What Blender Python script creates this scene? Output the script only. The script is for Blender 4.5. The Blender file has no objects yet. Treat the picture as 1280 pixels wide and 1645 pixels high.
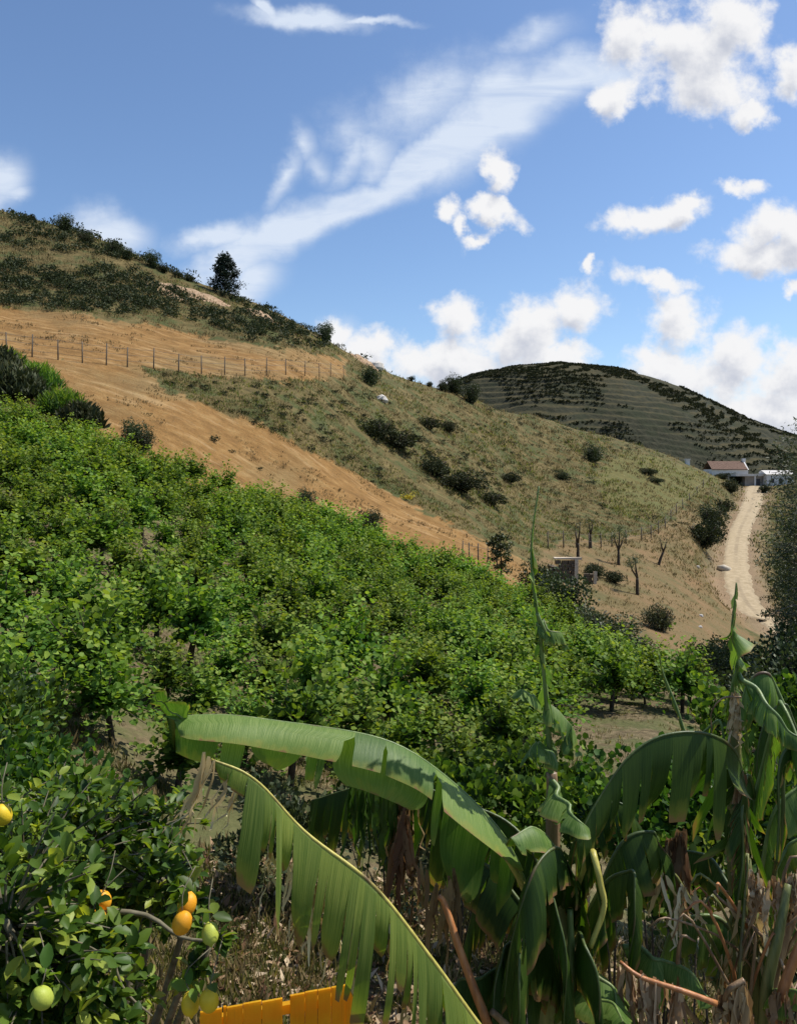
import bpy, math, random
import numpy as np
from mathutils import Vector
R = math.radians
random.seed(7); rng = np.random.default_rng(7)
C = bpy.context.scene.collection
F, HX, HY = 1243.0, 640.0, 760.0          # focal length in photo pixels, principal column, horizon row

# ------------------------------------------------------------------ camera, sky, sun, exposure
cam = bpy.data.cameras.new('camera'); co = bpy.data.objects.new('camera', cam); C.objects.link(co)
co.location = (0, 0, 0); co.rotation_euler = (R(90), 0, 0)
cam.sensor_fit = 'VERTICAL'; cam.sensor_height = 24.0; cam.lens = F / 1645 * 24.0
cam.shift_y = (HY - 822.5) / 1645; cam.clip_end = 9000; cam.clip_start = 0.05
bpy.context.scene.camera = co
SUN_AZ, SUN_EL = 74, 56
world = bpy.data.worlds.new('World'); bpy.context.scene.world = world; world.use_nodes = True
sun = bpy.data.lights.new('sun', 'SUN'); sun.energy = 5.0; sun.angle = R(0.53); sun.color = (1.0, 0.955, 0.88)
so = bpy.data.objects.new('sun', sun); C.objects.link(so)
sd = Vector((math.sin(R(SUN_AZ)) * math.cos(R(SUN_EL)), math.cos(R(SUN_AZ)) * math.cos(R(SUN_EL)), math.sin(R(SUN_EL))))
so.rotation_euler = sd.to_track_quat('Z', 'Y').to_euler(); so.location = (20, 10, 60)
vs = bpy.context.scene.view_settings
vs.view_transform = 'Standard'; vs.look = 'None'; vs.gamma = 1; vs.use_curve_mapping = False; vs.exposure = 0.24
bpy.context.scene.cycles.max_bounces = 6
bpy.context.scene.cycles.transparent_max_bounces = 4

def build_world():
    nt = world.node_tree; N = nt.nodes; L = nt.links; N.clear()
    def node(t, tree=None, **k):
        n = (tree or nt).nodes.new(t)
        for a, b in k.items(): setattr(n, a, b)
        return n
    def math_(op, a, b=None, tree=None, clamp=False):
        t = tree or nt; n = t.nodes.new('ShaderNodeMath'); n.operation = op; n.use_clamp = clamp
        for i, v in enumerate((a, b)):
            if v is None: continue
            if isinstance(v, (int, float)): n.inputs[i].default_value = v
            else: t.links.new(v, n.inputs[i])
        return n.outputs[0]
    def smooth(v, a, b, tree=None):
        t = tree or nt; n = t.nodes.new('ShaderNodeMapRange'); n.interpolation_type = 'SMOOTHSTEP'
        t.links.new(v, n.inputs[0]); n.inputs[1].default_value = a; n.inputs[2].default_value = b
        return n.outputs[0]
    def noise(vec, scale, detail, rough, tree, dist=0.0):
        n = tree.nodes.new('ShaderNodeTexNoise'); tree.links.new(vec, n.inputs['Vector'])
        n.inputs['Scale'].default_value = scale; n.inputs['Detail'].default_value = detail
        n.inputs['Roughness'].default_value = rough; n.inputs['Distortion'].default_value = dist
        return n
    def field_group(name, ells, nscale, ndet, nrough, namp, warp, wscale):
        g = bpy.data.node_groups.new(name, 'ShaderNodeTree')
        g.interface.new_socket('P', in_out='INPUT', socket_type='NodeSocketVector')
        g.interface.new_socket('D', in_out='OUTPUT', socket_type='NodeSocketFloat')
        gi = g.nodes.new('NodeGroupInput'); go = g.nodes.new('NodeGroupOutput')
        wn = noise(gi.outputs[0], wscale, 5, 0.6, g)
        sub = g.nodes.new('ShaderNodeVectorMath'); sub.operation = 'SUBTRACT'; g.links.new(wn.outputs['Color'], sub.inputs[0]); sub.inputs[1].default_value = (.5, .5, .5)
        sc = g.nodes.new('ShaderNodeVectorMath'); sc.operation = 'SCALE'; g.links.new(sub.outputs[0], sc.inputs[0]); sc.inputs['Scale'].default_value = warp
        ad = g.nodes.new('ShaderNodeVectorMath'); ad.operation = 'ADD'; g.links.new(gi.outputs[0], ad.inputs[0]); g.links.new(sc.outputs[0], ad.inputs[1])
        flat = g.nodes.new('ShaderNodeVectorMath'); flat.operation = 'MULTIPLY'; g.links.new(ad.outputs[0], flat.inputs[0]); flat.inputs[1].default_value = (1, 1, 0)
        cur = None
        for (cx, cy, rx, ry, rot, s) in ells:
            m = g.nodes.new('ShaderNodeMapping'); m.vector_type = 'TEXTURE'
            m.inputs['Location'].default_value = ((cx - HX) / F, (HY - cy) / F, 0)
            m.inputs['Rotation'].default_value = (0, 0, R(-rot)); m.inputs['Scale'].default_value = (rx / F, ry / F, 1)
            if cur is None: g.links.new(flat.outputs[0], m.inputs['Vector'])
            else:                                                # keeps the node evaluation in sequence
                ch = g.nodes.new('ShaderNodeVectorMath'); ch.operation = 'MULTIPLY_ADD'; g.links.new(cur, ch.inputs[0]); ch.inputs[1].default_value = (1e-7,)*3; g.links.new(flat.outputs[0], ch.inputs[2]); g.links.new(ch.outputs[0], m.inputs['Vector'])
            ln = g.nodes.new('ShaderNodeVectorMath'); ln.operation = 'LENGTH'; g.links.new(m.outputs[0], ln.inputs[0])
            v = math_('SUBTRACT', s, ln.outputs['Value'], g)
            cur = v if cur is None else math_('MAXIMUM', cur, v, g)
        cur = math_('MAXIMUM', cur, -1.0, g)
        nn = noise(gi.outputs[0], nscale, ndet, nrough, g)
        nv = math_('MULTIPLY', math_('SUBTRACT', nn.outputs['Fac'], 0.5, g), namp, g)
        g.links.new(math_('ADD', cur, nv, g), go.inputs[0])
        return g
    cum = [(1100,85,125,75,0,1),(1020,60,60,60,0,1),(1175,45,60,75,0,1),(1205,180,38,28,0,1),(985,165,38,28,-40,1),(1275,115,40,48,0,1),
           (1140,130,95,60,10,1),(1055,345,88,30,-12,1),(1095,330,40,22,0,1),(1235,375,75,45,-10,1),(1215,415,95,28,0,1),(1280,400,60,50,0,1),(1278,468,22,14,0,1),
           (725,335,24,32,-15,1),(800,270,28,36,20,1),(790,335,55,20,20,1),(740,360,16,45,0,.9),(762,380,45,16,-20,.8),
           (735,505,46,42,0,1),(830,540,115,48,-15,1),(925,495,52,55,10,1),(720,580,130,40,0,1),(880,575,90,22,0,1),(590,570,50,36,0,1),(540,535,30,28,0,.9),
           (1085,520,58,50,0,1),(1065,455,70,22,15,.85),(1120,600,125,48,5,1),(1195,575,60,55,0,1),(1260,600,80,62,0,1),(1250,660,140,45,10,1),(1060,570,50,30,0,1),
           (1180,300,50,18,0,.75),(940,425,14,14,0,.8)]
    cir = [(380,410,110,40,-30,1.1),(470,365,120,32,-27,1.25),(570,322,120,28,-24,1.3),(670,268,120,32,-30,1.3),(745,225,90,42,-33,1.3),(800,165,110,62,-32,1.25),(880,130,110,42,-18,1.25),(960,115,70,34,0,1.2),
           (350,380,80,26,-5,1.05),(400,450,90,50,-50,.95),(310,385,40,16,10,.9),(490,225,30,60,-12,.66),(462,285,24,90,24,.74),(510,265,40,50,-20,.6),(560,250,36,80,38,.72),(600,250,70,70,30,.7),(700,160,200,100,-25,.68),(560,210,110,80,0,.5),
           (480,28,110,18,8,1.15),(425,10,36,14,45,1.1),(590,38,90,9,0,.95),(8,285,40,48,35,1.1),(25,305,30,20,0,1),(180,365,62,30,15,1.25),(860,60,140,60,-20,.5),(540,550,60,50,0,.8)]
    gc = field_group('cumulus_field', cum, 20, 11, 0.60, 2.0, 0.075, 13)
    gr = field_group('cirrus_field', cir, 16, 9, 0.62, 0.9, 0.065, 8)
    tc = node('ShaderNodeTexCoord'); sep = node('ShaderNodeSeparateXYZ'); L.new(tc.outputs['Generated'], sep.inputs[0])
    yy = math_('MAXIMUM', sep.outputs[1], 0.08)
    U = math_('DIVIDE', sep.outputs[0], yy); V = math_('DIVIDE', sep.outputs[2], yy)
    P = node('ShaderNodeCombineXYZ'); L.new(U, P.inputs[0]); L.new(V, P.inputs[1])
    def use(g, vec):
        n = node('ShaderNodeGroup'); n.node_tree = g; L.new(vec, n.inputs[0]); return n.outputs[0]
    dC = use(gc, P.outputs[0])
    off = node('ShaderNodeVectorMath', operation='ADD'); L.new(P.outputs[0], off.inputs[0]); off.inputs[1].default_value = (0.010, 0.024, 0)
    dC2 = use(gc, off.outputs[0])
    # streaky coordinates for the high cloud
    rotm = node('ShaderNodeMapping'); L.new(P.outputs[0], rotm.inputs[0])
    dR = use(gr, P.outputs[0])
    st = node('ShaderNodeMapping'); st.inputs['Rotation'].default_value = (0, 0, R(-30)); st.inputs['Scale'].default_value = (5, 26, 1); L.new(P.outputs[0], st.inputs[0])
    stn = noise(st.outputs[0], 1.0, 6, 0.6, nt, 0.6)
    # general cloud away from the photographed part of the sky
    zz = math_('ADD', math_('MAXIMUM', sep.outputs[2], 0.0), 0.12)
    G = node('ShaderNodeCombineXYZ'); L.new(math_('DIVIDE', sep.outputs[0], zz), G.inputs[0]); L.new(math_('DIVIDE', sep.outputs[1], zz), G.inputs[1])
    gn = noise(G.outputs[0], 1.3, 7, 0.58, nt)
    outU = smooth(math_('ABSOLUTE', U), 0.56, 0.9); outV = smooth(V, 0.66, 1.0)
    out = math_('MAXIMUM', math_('MAXIMUM', outU, outV), smooth(math_('MULTIPLY', sep.outputs[1], -1.0), -0.15, 0.0))
    gen = math_('MULTIPLY', smooth(gn.outputs['Fac'], 0.54, 0.70), out)
    mC = smooth(dC, -0.24, 0.52)
    mR = math_('MULTIPLY', math_('POWER', smooth(dR, -0.40, 0.85), 1.5), math_('ADD', 0.18, math_('MULTIPLY', stn.outputs['Fac'], 1.6)))
    mR = math_('MINIMUM', math_('MULTIPLY', mR, 0.90, clamp=True), 0.93)
    lit = math_('SUBTRACT', 1.0, smooth(dC2, 0.15, 1.25))
    sky = node('ShaderNodeTexSky'); sky.sky_type = 'NISHITA'; sky.sun_disc = False
    sky.sun_elevation = R(SUN_EL); sky.sun_rotation = R(SUN_AZ); sky.air_density = 1.0; sky.dust_density = 0.6; sky.ozone_density = 2.0; sky.altitude = 100
    tint = node('ShaderNodeMixRGB', blend_type='MULTIPLY'); tint.inputs[0].default_value = 1
    L.new(sky.outputs[0], tint.inputs[1]); tint.inputs[2].default_value = SKY_TINT
    def mixc(fac, a, b):
        m = node('ShaderNodeMixRGB')
        L.new(fac, m.inputs[0])
        for i, v in ((1, a), (2, b)):
            if isinstance(v, tuple): m.inputs[i].default_value = v
            else: L.new(v, m.inputs[i])
        return m.outputs[0]
    s = 1.0 / SKY
    white = (0.78*s, 0.78*s, 0.79*s, 1); grey = (0.47*s, 0.50*s, 0.58*s, 1); cirr = (0.62*s, 0.69*s, 0.80*s, 1)
    c = mixc(mR, tint.outputs[0], cirr)
    ccol = mixc(lit, grey, white)
    c = mixc(mC, c, ccol)
    c = mixc(gen, c, (0.62*s, 0.64*s, 0.68*s, 1))
    bg = node('ShaderNodeBackground'); bg.inputs[1].default_value = SKY; L.new(c, bg.inputs[0])
    o = node('ShaderNodeOutputWorld'); L.new(bg.outputs[0], o.inputs[0])
    world.cycles.sampling_method = 'MANUAL'; world.cycles.sample_map_resolution = 512
SKY = 0.10; SKY_TINT = (1.06, 1.17, 1.30, 1)
build_world()

# ------------------------------------------------------------------ helpers
class MB:
    """collects vertices, faces and two per-vertex numbers, then links ONE mesh object"""
    def __init__(s): s.V = []; s.Fq = []; s.Ft = []; s.A = []; s.B = []; s.n = 0
    def add(s, V, quads=None, tris=None, a=0.5, b=0.0):
        V = np.asarray(V, float).reshape(-1, 3); k = len(V)
        if quads is not None and len(quads): s.Fq.append(np.asarray(quads, int).reshape(-1, 4) + s.n)
        if tris is not None and len(tris): s.Ft.append(np.asarray(tris, int).reshape(-1, 3) + s.n)
        s.V.append(V); s.A.append(np.broadcast_to(np.asarray(a, float), (k,)).copy()); s.B.append(np.broadcast_to(np.asarray(b, float), (k,)).copy()); s.n += k
    def tube(s, pts, rad, n=8, a=0.5, cap=True, wob=0.0):
        pts = np.asarray(pts, float); k = len(pts); rad = np.broadcast_to(np.asarray(rad, float), (k,))
        T = np.gradient(pts, axis=0); T /= np.linalg.norm(T, axis=1)[:, None] + 1e-9
        ref = np.array([0, 0, 1.0]) if abs(T[:, 2]).mean() < 0.85 else np.array([1.0, 0, 0])
        A = np.cross(T, ref); A /= np.linalg.norm(A, axis=1)[:, None] + 1e-9; B = np.cross(T, A)
        ang = np.arange(n) * 2 * math.pi / n
        rr = rad[:, None] * (1 + wob * rng.uniform(-1, 1, (k, n)))
        V = pts[:, None] + rr[..., None] * (A[:, None] * np.cos(ang)[None, :, None] + B[:, None] * np.sin(ang)[None, :, None])
        q = [(i*n+j, i*n+(j+1) % n, (i+1)*n+(j+1) % n, (i+1)*n+j) for i in range(k-1) for j in range(n)]
        V = V.reshape(-1, 3); t = []
        if cap:
            V = np.vstack([V, pts[:1], pts[-1:]]); c0, c1 = k*n, k*n+1
            t = [(c0, (j+1) % n, j) for j in range(n)] + [(c1, (k-1)*n+j, (k-1)*n+(j+1) % n) for j in range(n)]
        s.add(V, q, t, a)
    def box(s, lo, hi, a=0.5, jit=0.0, M=None):
        x0, y0, z0 = lo; x1, y1, z1 = hi
        V = np.array([(x0,y0,z0),(x1,y0,z0),(x1,y1,z0),(x0,y1,z0),(x0,y0,z1),(x1,y0,z1),(x1,y1,z1),(x0,y1,z1)], float)
        if jit: V += rng.uniform(-jit, jit, V.shape)
        if M is not None: V = M(V)
        s.add(V, [(0,3,2,1),(4,5,6,7),(0,1,5,4),(1,2,6,5),(2,3,7,6),(3,0,4,7)], None, a)
    def leaves(s, tpl, pos, dirv, nrm, size, a, b=0.0):
        """many copies of a small leaf template: pos, direction, normal, size"""
        tv, tq, tt = tpl; n = len(pos); k = len(tv)
        Y = dirv / (np.linalg.norm(dirv, axis=1)[:, None] + 1e-9)
        X = np.cross(Y, nrm); X /= np.linalg.norm(X, axis=1)[:, None] + 1e-9
        Z = np.cross(X, Y); size = np.broadcast_to(np.asarray(size, float), (n,))
        V = pos[:, None] + size[:, None, None] * (tv[None, :, 0:1] * X[:, None] + tv[None, :, 1:2] * Y[:, None] + tv[None, :, 2:3] * Z[:, None])
        off = (np.arange(n) * k)[:, None, None]
        q = (tq[None] + off).reshape(-1, 4) if len(tq) else None
        t = (tt[None] + off).reshape(-1, 3) if len(tt) else None
        s.add(V.reshape(-1, 3), q, t, np.repeat(np.broadcast_to(a, (n,)), k), np.repeat(np.broadcast_to(b, (n,)), k))
    def mesh(s, name, mat, smooth=True):
        me = bpy.data.meshes.new(name)
        V = np.vstack(s.V) if s.V else np.zeros((0, 3))
        Q = np.vstack(s.Fq) if s.Fq else np.zeros((0, 4), int); T = np.vstack(s.Ft) if s.Ft else np.zeros((0, 3), int)
        me.vertices.add(len(V)); me.vertices.foreach_set('co', V.astype(np.float32).ravel())
        nl = Q.size + T.size; me.loops.add(nl); me.polygons.add(len(Q) + len(T))
        me.loops.foreach_set('vertex_index', np.concatenate([Q.ravel(), T.ravel()]).astype(np.int32))
        st = np.concatenate([np.arange(len(Q)) * 4, Q.size + np.arange(len(T)) * 3]).astype(np.int32)
        me.polygons.foreach_set('loop_start', st)
        me.polygons.foreach_set('use_smooth', np.full(len(Q) + len(T), smooth))
        for nm, arr in (('rnd', s.A), ('aux', s.B)):
            at = me.attributes.new(nm, 'FLOAT', 'POINT'); at.data.foreach_set('value', np.concatenate(arr).astype(np.float32))
        me.update(calc_edges=True); me.materials.append(mat)
        return me
    def obj(s, name, mat, parent=None, smooth=True):
        return link(name, s.mesh(name, mat, smooth), parent)
def link(name, me, parent=None):
    o = bpy.data.objects.new(name, me); C.objects.link(o)
    if parent is not None: o.parent = parent
    return o
def tag(o, label=None, cat=None, group=None, kind=None):
    if label: o['label'] = label
    if cat: o['category'] = cat
    if group: o['group'] = group
    if kind: o['kind'] = kind
    return o
def thing(name, label, cat, loc=(0, 0, 0), group=None, rz=0.0, scale=1.0):
    o = bpy.data.objects.new(name, None); C.objects.link(o); o.location = loc; o.rotation_euler.z = rz; o.scale = (scale,)*3
    o.empty_display_size = 0.1
    return tag(o, label, cat, group)
def dup(root, loc, rz, sc, label=None, group=None):
    r = root.copy(); C.objects.link(r); r.location = loc; r.rotation_euler = (0, 0, rz); r.scale = sc if isinstance(sc, tuple) else (sc,)*3
    if label: r['label'] = label
    if group: r['group'] = group
    for ch in list(root.children):
        c = ch.copy(); C.objects.link(c); c.parent = r
        for g in ch.children:
            d = g.copy(); C.objects.link(d); d.parent = c
    return r
def catmull(pts, n):
    p = np.asarray(pts, float); p = np.vstack([2*p[0]-p[1], p, 2*p[-1]-p[-2]]); m = len(p) - 3
    out = []
    for t in np.linspace(0, m - 1e-6, n):
        i = int(t); f = t - i; a, b, c, d = p[i:i+4]
        out.append(0.5*((2*b)+(-a+c)*f+(2*a-5*b+4*c-d)*f*f+(-a+3*b-3*c+d)*f**3))
    return np.array(out)
def unit(n):
    v = rng.normal(size=(n, 3)); return v / np.linalg.norm(v, axis=1)[:, None]
def P(px, py, Y): return np.array([(px - HX) / F * Y, Y, (HY - py) / F * Y])

# value noise on the ground plane
_lat = rng.uniform(0, 1, (256, 256))
def vnoise(x, y):
    xi = np.floor(x).astype(int); yi = np.floor(y).astype(int); fx = x - xi; fy = y - yi
    fx = fx*fx*(3-2*fx); fy = fy*fy*(3-2*fy)
    a = _lat[xi & 255, yi & 255]; b = _lat[(xi+1) & 255, yi & 255]; c = _lat[xi & 255, (yi+1) & 255]; d = _lat[(xi+1) & 255, (yi+1) & 255]
    return a*(1-fx)*(1-fy)+b*fx*(1-fy)+c*(1-fx)*fy+d*fx*fy
def fbm(x, y, o=4, g=0.5):
    s = 0; w = 1; t = 0
    for i in range(o): s = s + w*vnoise(x*2**i+17*i, y*2**i+31*i); t += w; w *= g
    return s / t

# leaf templates: x across, y along, z up
T_R = (np.array([(0,0,0),(-.33,.45,.09),(0,1,-.04),(.33,.45,.09)], float), np.zeros((0,4), int), np.array([(0,2,1),(0,3,2)]))
T_V = (np.array([(0,0,0),(-.52,.12,.1),(-.46,.66,.06),(0,1,-.1),(.46,.66,.06),(.52,.12,.1),(0,.5,-.02)], float), np.array([(0,6,2,1),(6,3,3,2),(0,5,4,6)])[[0,2]], np.array([(6,3,2),(6,4,3)]))
T_L = (np.array([(0,0,0),(0,.33,-.03),(0,.68,-.04),(0,1,-.14),(-.2,.18,.05),(-.29,.5,.08),(-.18,.82,.0),(.2,.18,.05),(.29,.5,.08),(.18,.82,.0)], float),
       np.array([(0,1,5,4),(1,2,6,5),(0,7,8,1),(1,8,9,2)]), np.array([(2,3,6),(2,9,3)]))
T_N = (np.array([(0,0,0),(-.07,.5,.02),(0,1,0),(.07,.5,.02)], float), np.zeros((0,4), int), np.array([(0,2,1),(0,3,2)]))      # needle / blade
T_W = (np.array([(0,0,0),(-.16,.45,.03),(0,1,-.1),(.16,.45,.03)], float), np.zeros((0,4), int), np.array([(0,2,1),(0,3,2)]))    # willow-like

# ------------------------------------------------------------------ materials
def newmat(name):
    m = bpy.data.materials.new(name); m.use_nodes = True; nt = m.node_tree; nt.nodes.clear(); return m, nt
def ramp(nt, fac, stops):
    r = nt.nodes.new('ShaderNodeValToRGB'); e = r.color_ramp.elements
    while len(e) < len(stops): e.new(0.5)
    for i, (p, c) in enumerate(stops): e[i].position = p; e[i].color = (*c, 1)
    if fac is not None: nt.links.new(fac, r.inputs[0])
    return r.outputs[0]
def attr(nt, name):
    a = nt.nodes.new('ShaderNodeAttribute'); a.attribute_name = name; return a
def nz(nt, scale, detail=4, rough=0.55, vec=None, dist=0.0):
    n = nt.nodes.new('ShaderNodeTexNoise'); n.inputs['Scale'].default_value = scale; n.inputs['Detail'].default_value = detail
    n.inputs['Roughness'].default_value = rough; n.inputs['Distortion'].default_value = dist
    if vec is None: vec = nt.nodes.new('ShaderNodeTexCoord').outputs['Object']
    nt.links.new(vec, n.inputs['Vector']); return n.outputs['Fac']
def mixrgb(nt, fac, a, b, mode='MIX'):
    m = nt.nodes.new('ShaderNodeMixRGB'); m.blend_type = mode
    for i, v in ((0, fac), (1, a), (2, b)):
        if isinstance(v, (int, float)): m.inputs[i].default_value = v
        elif isinstance(v, tuple): m.inputs[i].default_value = (*v, 1) if len(v) == 3 else v
        else: nt.links.new(v, m.inputs[i])
    return m.outputs[0]
def mth(nt, op, a, b=None, clamp=False):
    n = nt.nodes.new('ShaderNodeMath'); n.operation = op; n.use_clamp = clamp
    for i, v in enumerate((a, b)):
        if v is None: continue
        if isinstance(v, (int, float)): n.inputs[i].default_value = v
        else: nt.links.new(v, n.inputs[i])
    return n.outputs[0]
def sstep(nt, v, a, b):
    n = nt.nodes.new('ShaderNodeMapRange'); n.interpolation_type = 'SMOOTHSTEP'; nt.links.new(v, n.inputs[0])
    n.inputs[1].default_value = a; n.inputs[2].default_value = b; return n.outputs[0]
def bump(nt, h, dist, strength=1.0):
    b = nt.nodes.new('ShaderNodeBump'); b.inputs['Distance'].default_value = dist; b.inputs['Strength'].default_value = strength
    nt.links.new(h, b.inputs['Height']); return b.outputs[0]
def surface(nt, col, rough=0.8, normal=None, transl=0.0, tcol=None, spec=0.3):
    p = nt.nodes.new('ShaderNodeBsdfPrincipled'); o = nt.nodes.new('ShaderNodeOutputMaterial')
    if isinstance(col, tuple): p.inputs['Base Color'].default_value = (*col, 1)
    else: nt.links.new(col, p.inputs['Base Color'])
    p.inputs['Roughness'].default_value = rough; p.inputs['Specular IOR Level'].default_value = spec
    if normal is not None: nt.links.new(normal, p.inputs['Normal'])
    if transl:
        t = nt.nodes.new('ShaderNodeBsdfTranslucent'); mx = nt.nodes.new('ShaderNodeMixShader'); mx.inputs[0].default_value = transl
        if tcol is None: tcol = col
        nt.links.new(tcol, t.inputs[0]); nt.links.new(p.outputs[0], mx.inputs[1]); nt.links.new(t.outputs[0], mx.inputs[2]); nt.links.new(mx.outputs[0], o.inputs[0])
    else: nt.links.new(p.outputs[0], o.inputs[0])
def leafmat(name, stops, transl=0.35, rough=0.5, spec=0.4, tmul=(1.3, 1.25, 0.5), vary=.35):
    m, nt = newmat(name); a = attr(nt, 'rnd')
    col = ramp(nt, a.outputs['Fac'], stops)
    oi = nt.nodes.new('ShaderNodeObjectInfo')
    hs = nt.nodes.new('ShaderNodeHueSaturation'); nt.links.new(col, hs.inputs['Color'])
    nt.links.new(mth(nt, 'ADD', mth(nt, 'MULTIPLY', oi.outputs['Random'], 0.035), 0.4825), hs.inputs['Hue'])
    nt.links.new(mth(nt, 'ADD', mth(nt, 'MULTIPLY', oi.outputs['Random'], vary), 1-vary/2), hs.inputs['Value'])
    col = hs.outputs[0]
    surface(nt, col, rough, None, transl, mixrgb(nt, 1.0, col, tmul, 'MULTIPLY'), spec)
    return m
def plain(name, c1, c2, scale=8, rough=0.85, bd=0.0, bscale=30, spec=0.2):
    m, nt = newmat(name); n = nz(nt, scale); col = ramp(nt, n, [(0.3, c1), (0.7, c2)])
    surface(nt, col, rough, bump(nt, nz(nt, bscale), bd) if bd else None, spec=spec); return m
M = {}
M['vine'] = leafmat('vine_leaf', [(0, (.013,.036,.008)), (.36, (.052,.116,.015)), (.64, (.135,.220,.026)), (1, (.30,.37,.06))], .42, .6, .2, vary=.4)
M['shrub'] = leafmat('scrub_leaf', [(0, (.018,.026,.010)), (.6, (.048,.058,.021)), (1, (.105,.10,.042))], .18, .65, .2, (1.1,1.1,.7))
M['dark'] = leafmat('dark_evergreen_leaf', [(0, (.022,.036,.014)), (.5, (.062,.082,.030)), (1, (.16,.18,.07))], .2, .55, .3, (1.1,1.15,.6))
M['grey'] = leafmat('grey_green_leaf', [(0, (.038,.052,.024)), (.6, (.095,.115,.052)), (1, (.19,.21,.11))], .25, .55, .3, (1.1,1.1,.7))
M['pine'] = leafmat('pine_needle', [(0, (.008,.017,.012)), (1, (.03,.045,.025))], .05, .6, .2)
M['lemonleaf'] = leafmat('lemon_leaf', [(0, (.016,.040,.008)), (.46, (.054,.105,.014)), (.80, (.145,.21,.026)), (1, (.32,.36,.06))], .42, .46, .28, (1.5,1.4,.35))
M['grass'] = leafmat('green_grass', [(0, (.055,.070,.022)), (.6, (.13,.145,.045)), (1, (.28,.25,.09))], .42, .7, .15)
M['drygrass'] = leafmat('dry_grass', [(0, (.10,.078,.030)), (.5, (.22,.17,.072)), (1, (.38,.30,.145))], .4, .8, .1, (1,1,.9))
M['far'] = leafmat('cloud_shaded_far_scrub', [(0, (.026,.032,.016)), (1, (.062,.066,.032))], .1, .8, .1)  # tone lowered with the soil: cloud shade on the far hill
M['yellowflower'] = plain('yellow_broom', (.5,.4,.03), (.6,.5,.05))
M['bark'] = plain('dark_bark', (.035,.025,.018), (.10,.078,.055), 14, .9, .02, 40)
M['greybark'] = plain('grey_bark', (.10,.085,.065), (.22,.19,.15), 14, .9, .02, 40)
M['post'] = plain('weathered_post', (.07,.055,.04), (.16,.13,.10), 12, .9)
M['wire'] = plain('fence_wire', (.12,.10,.08), (.2,.17,.14), 12, .6)
M['twig'] = plain('lemon_twig', (.09,.075,.045), (.20,.18,.12), 20, .8)
M['dead'] = leafmat('dead_banana_leaf', [(0, (.12,.066,.032)), (.5, (.35,.24,.12)), (1, (.68,.56,.35))], .25, .75, .15, (1.1,.9,.6))

def banana_mat(name, base, light, under, brown_at=0.965, transl=0.32, ribc=(.30,.36,.12)):
    m, nt = newmat(name); u = attr(nt, 'rnd'); v = attr(nt, 'aux')
    # aux = distance from the midrib (0..1) in its fraction, flap number in its whole part ; rnd = length along the leaf in metres
    frac = mth(nt, 'FRACT', v.outputs['Fac']); idx = mth(nt, 'FLOOR', v.outputs['Fac'])
    cv = nt.nodes.new('ShaderNodeCombineXYZ'); nt.links.new(mth(nt, 'MULTIPLY', u.outputs['Fac'], 260), cv.inputs[0]); nt.links.new(mth(nt, 'MULTIPLY', frac, 1.2), cv.inputs[1])
    veins = nz(nt, 1.0, 3, .6, cv.outputs[0])
    cv2 = nt.nodes.new('ShaderNodeCombineXYZ'); nt.links.new(mth(nt, 'MULTIPLY', u.outputs['Fac'], 14), cv2.inputs[0]); nt.links.new(mth(nt, 'MULTIPLY', frac, 2.2), cv2.inputs[1])
    blot = nz(nt, 1.0, 5, .6, cv2.outputs[0])
    wn = nt.nodes.new('ShaderNodeTexWhiteNoise'); wn.noise_dimensions = '1D'; nt.links.new(idx, wn.inputs['W'])
    col = mixrgb(nt, sstep(nt, veins, .35, .7), base, light)
    col = mixrgb(nt, mth(nt, 'MULTIPLY', sstep(nt, blot, .55, .75), .4), col, light)
    hs = nt.nodes.new('ShaderNodeHueSaturation'); nt.links.new(col, hs.inputs['Color'])
    nt.links.new(mth(nt, 'ADD', mth(nt, 'MULTIPLY', wn.outputs['Value'], .6), .7), hs.inputs['Value'])
    nt.links.new(mth(nt, 'ADD', mth(nt, 'MULTIPLY', wn.outputs['Value'], -.03), .51), hs.inputs['Hue'])
    edge = sstep(nt, mth(nt, 'ADD', frac, mth(nt, 'MULTIPLY', mth(nt, 'SUBTRACT', blot, .5), .35)), brown_at-.05, brown_at+.02)
    yel = sstep(nt, mth(nt, 'ADD', frac, mth(nt, 'MULTIPLY', mth(nt, 'SUBTRACT', blot, .5), .6)), brown_at-.22, brown_at)
    col = mixrgb(nt, mth(nt, 'MULTIPLY', yel, .5), hs.outputs[0], (.30, .28, .05))
    col = mixrgb(nt, edge, col, (.25, .14, .06))
    rib = sstep(nt, frac, .05, .0)
    col = mixrgb(nt, rib, col, ribc)
    geo = nt.nodes.new('ShaderNodeNewGeometry')
    surface(nt, col, .47, bump(nt, veins, .002, .7), transl, mixrgb(nt, 1.0, col, (1.25, 1.5, .35), 'MULTIPLY'), .24)
    return m
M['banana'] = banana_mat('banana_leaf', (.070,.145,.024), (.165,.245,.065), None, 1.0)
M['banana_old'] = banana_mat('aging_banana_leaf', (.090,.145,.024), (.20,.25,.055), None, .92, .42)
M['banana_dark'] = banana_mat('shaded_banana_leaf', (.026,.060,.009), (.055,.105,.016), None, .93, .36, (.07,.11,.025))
def stem_mat(name, a, b, c):
    m, nt = newmat(name); tcn = nt.nodes.new('ShaderNodeTexCoord'); mp = nt.nodes.new('ShaderNodeMapping'); mp.inputs['Scale'].default_value = (30, 30, 2.5)
    nt.links.new(tcn.outputs['Object'], mp.inputs[0]); n = nz(nt, 1.0, 4, .6, mp.outputs[0]); n2 = nz(nt, 3.0, 4, .6)
    col = ramp(nt, n, [(.3, a), (.55, b), (.75, c)]); col = mixrgb(nt, sstep(nt, n2, .55, .7), col, (.10,.055,.03))
    surface(nt, col, .45, bump(nt, n, .004), spec=.4); return m
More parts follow.
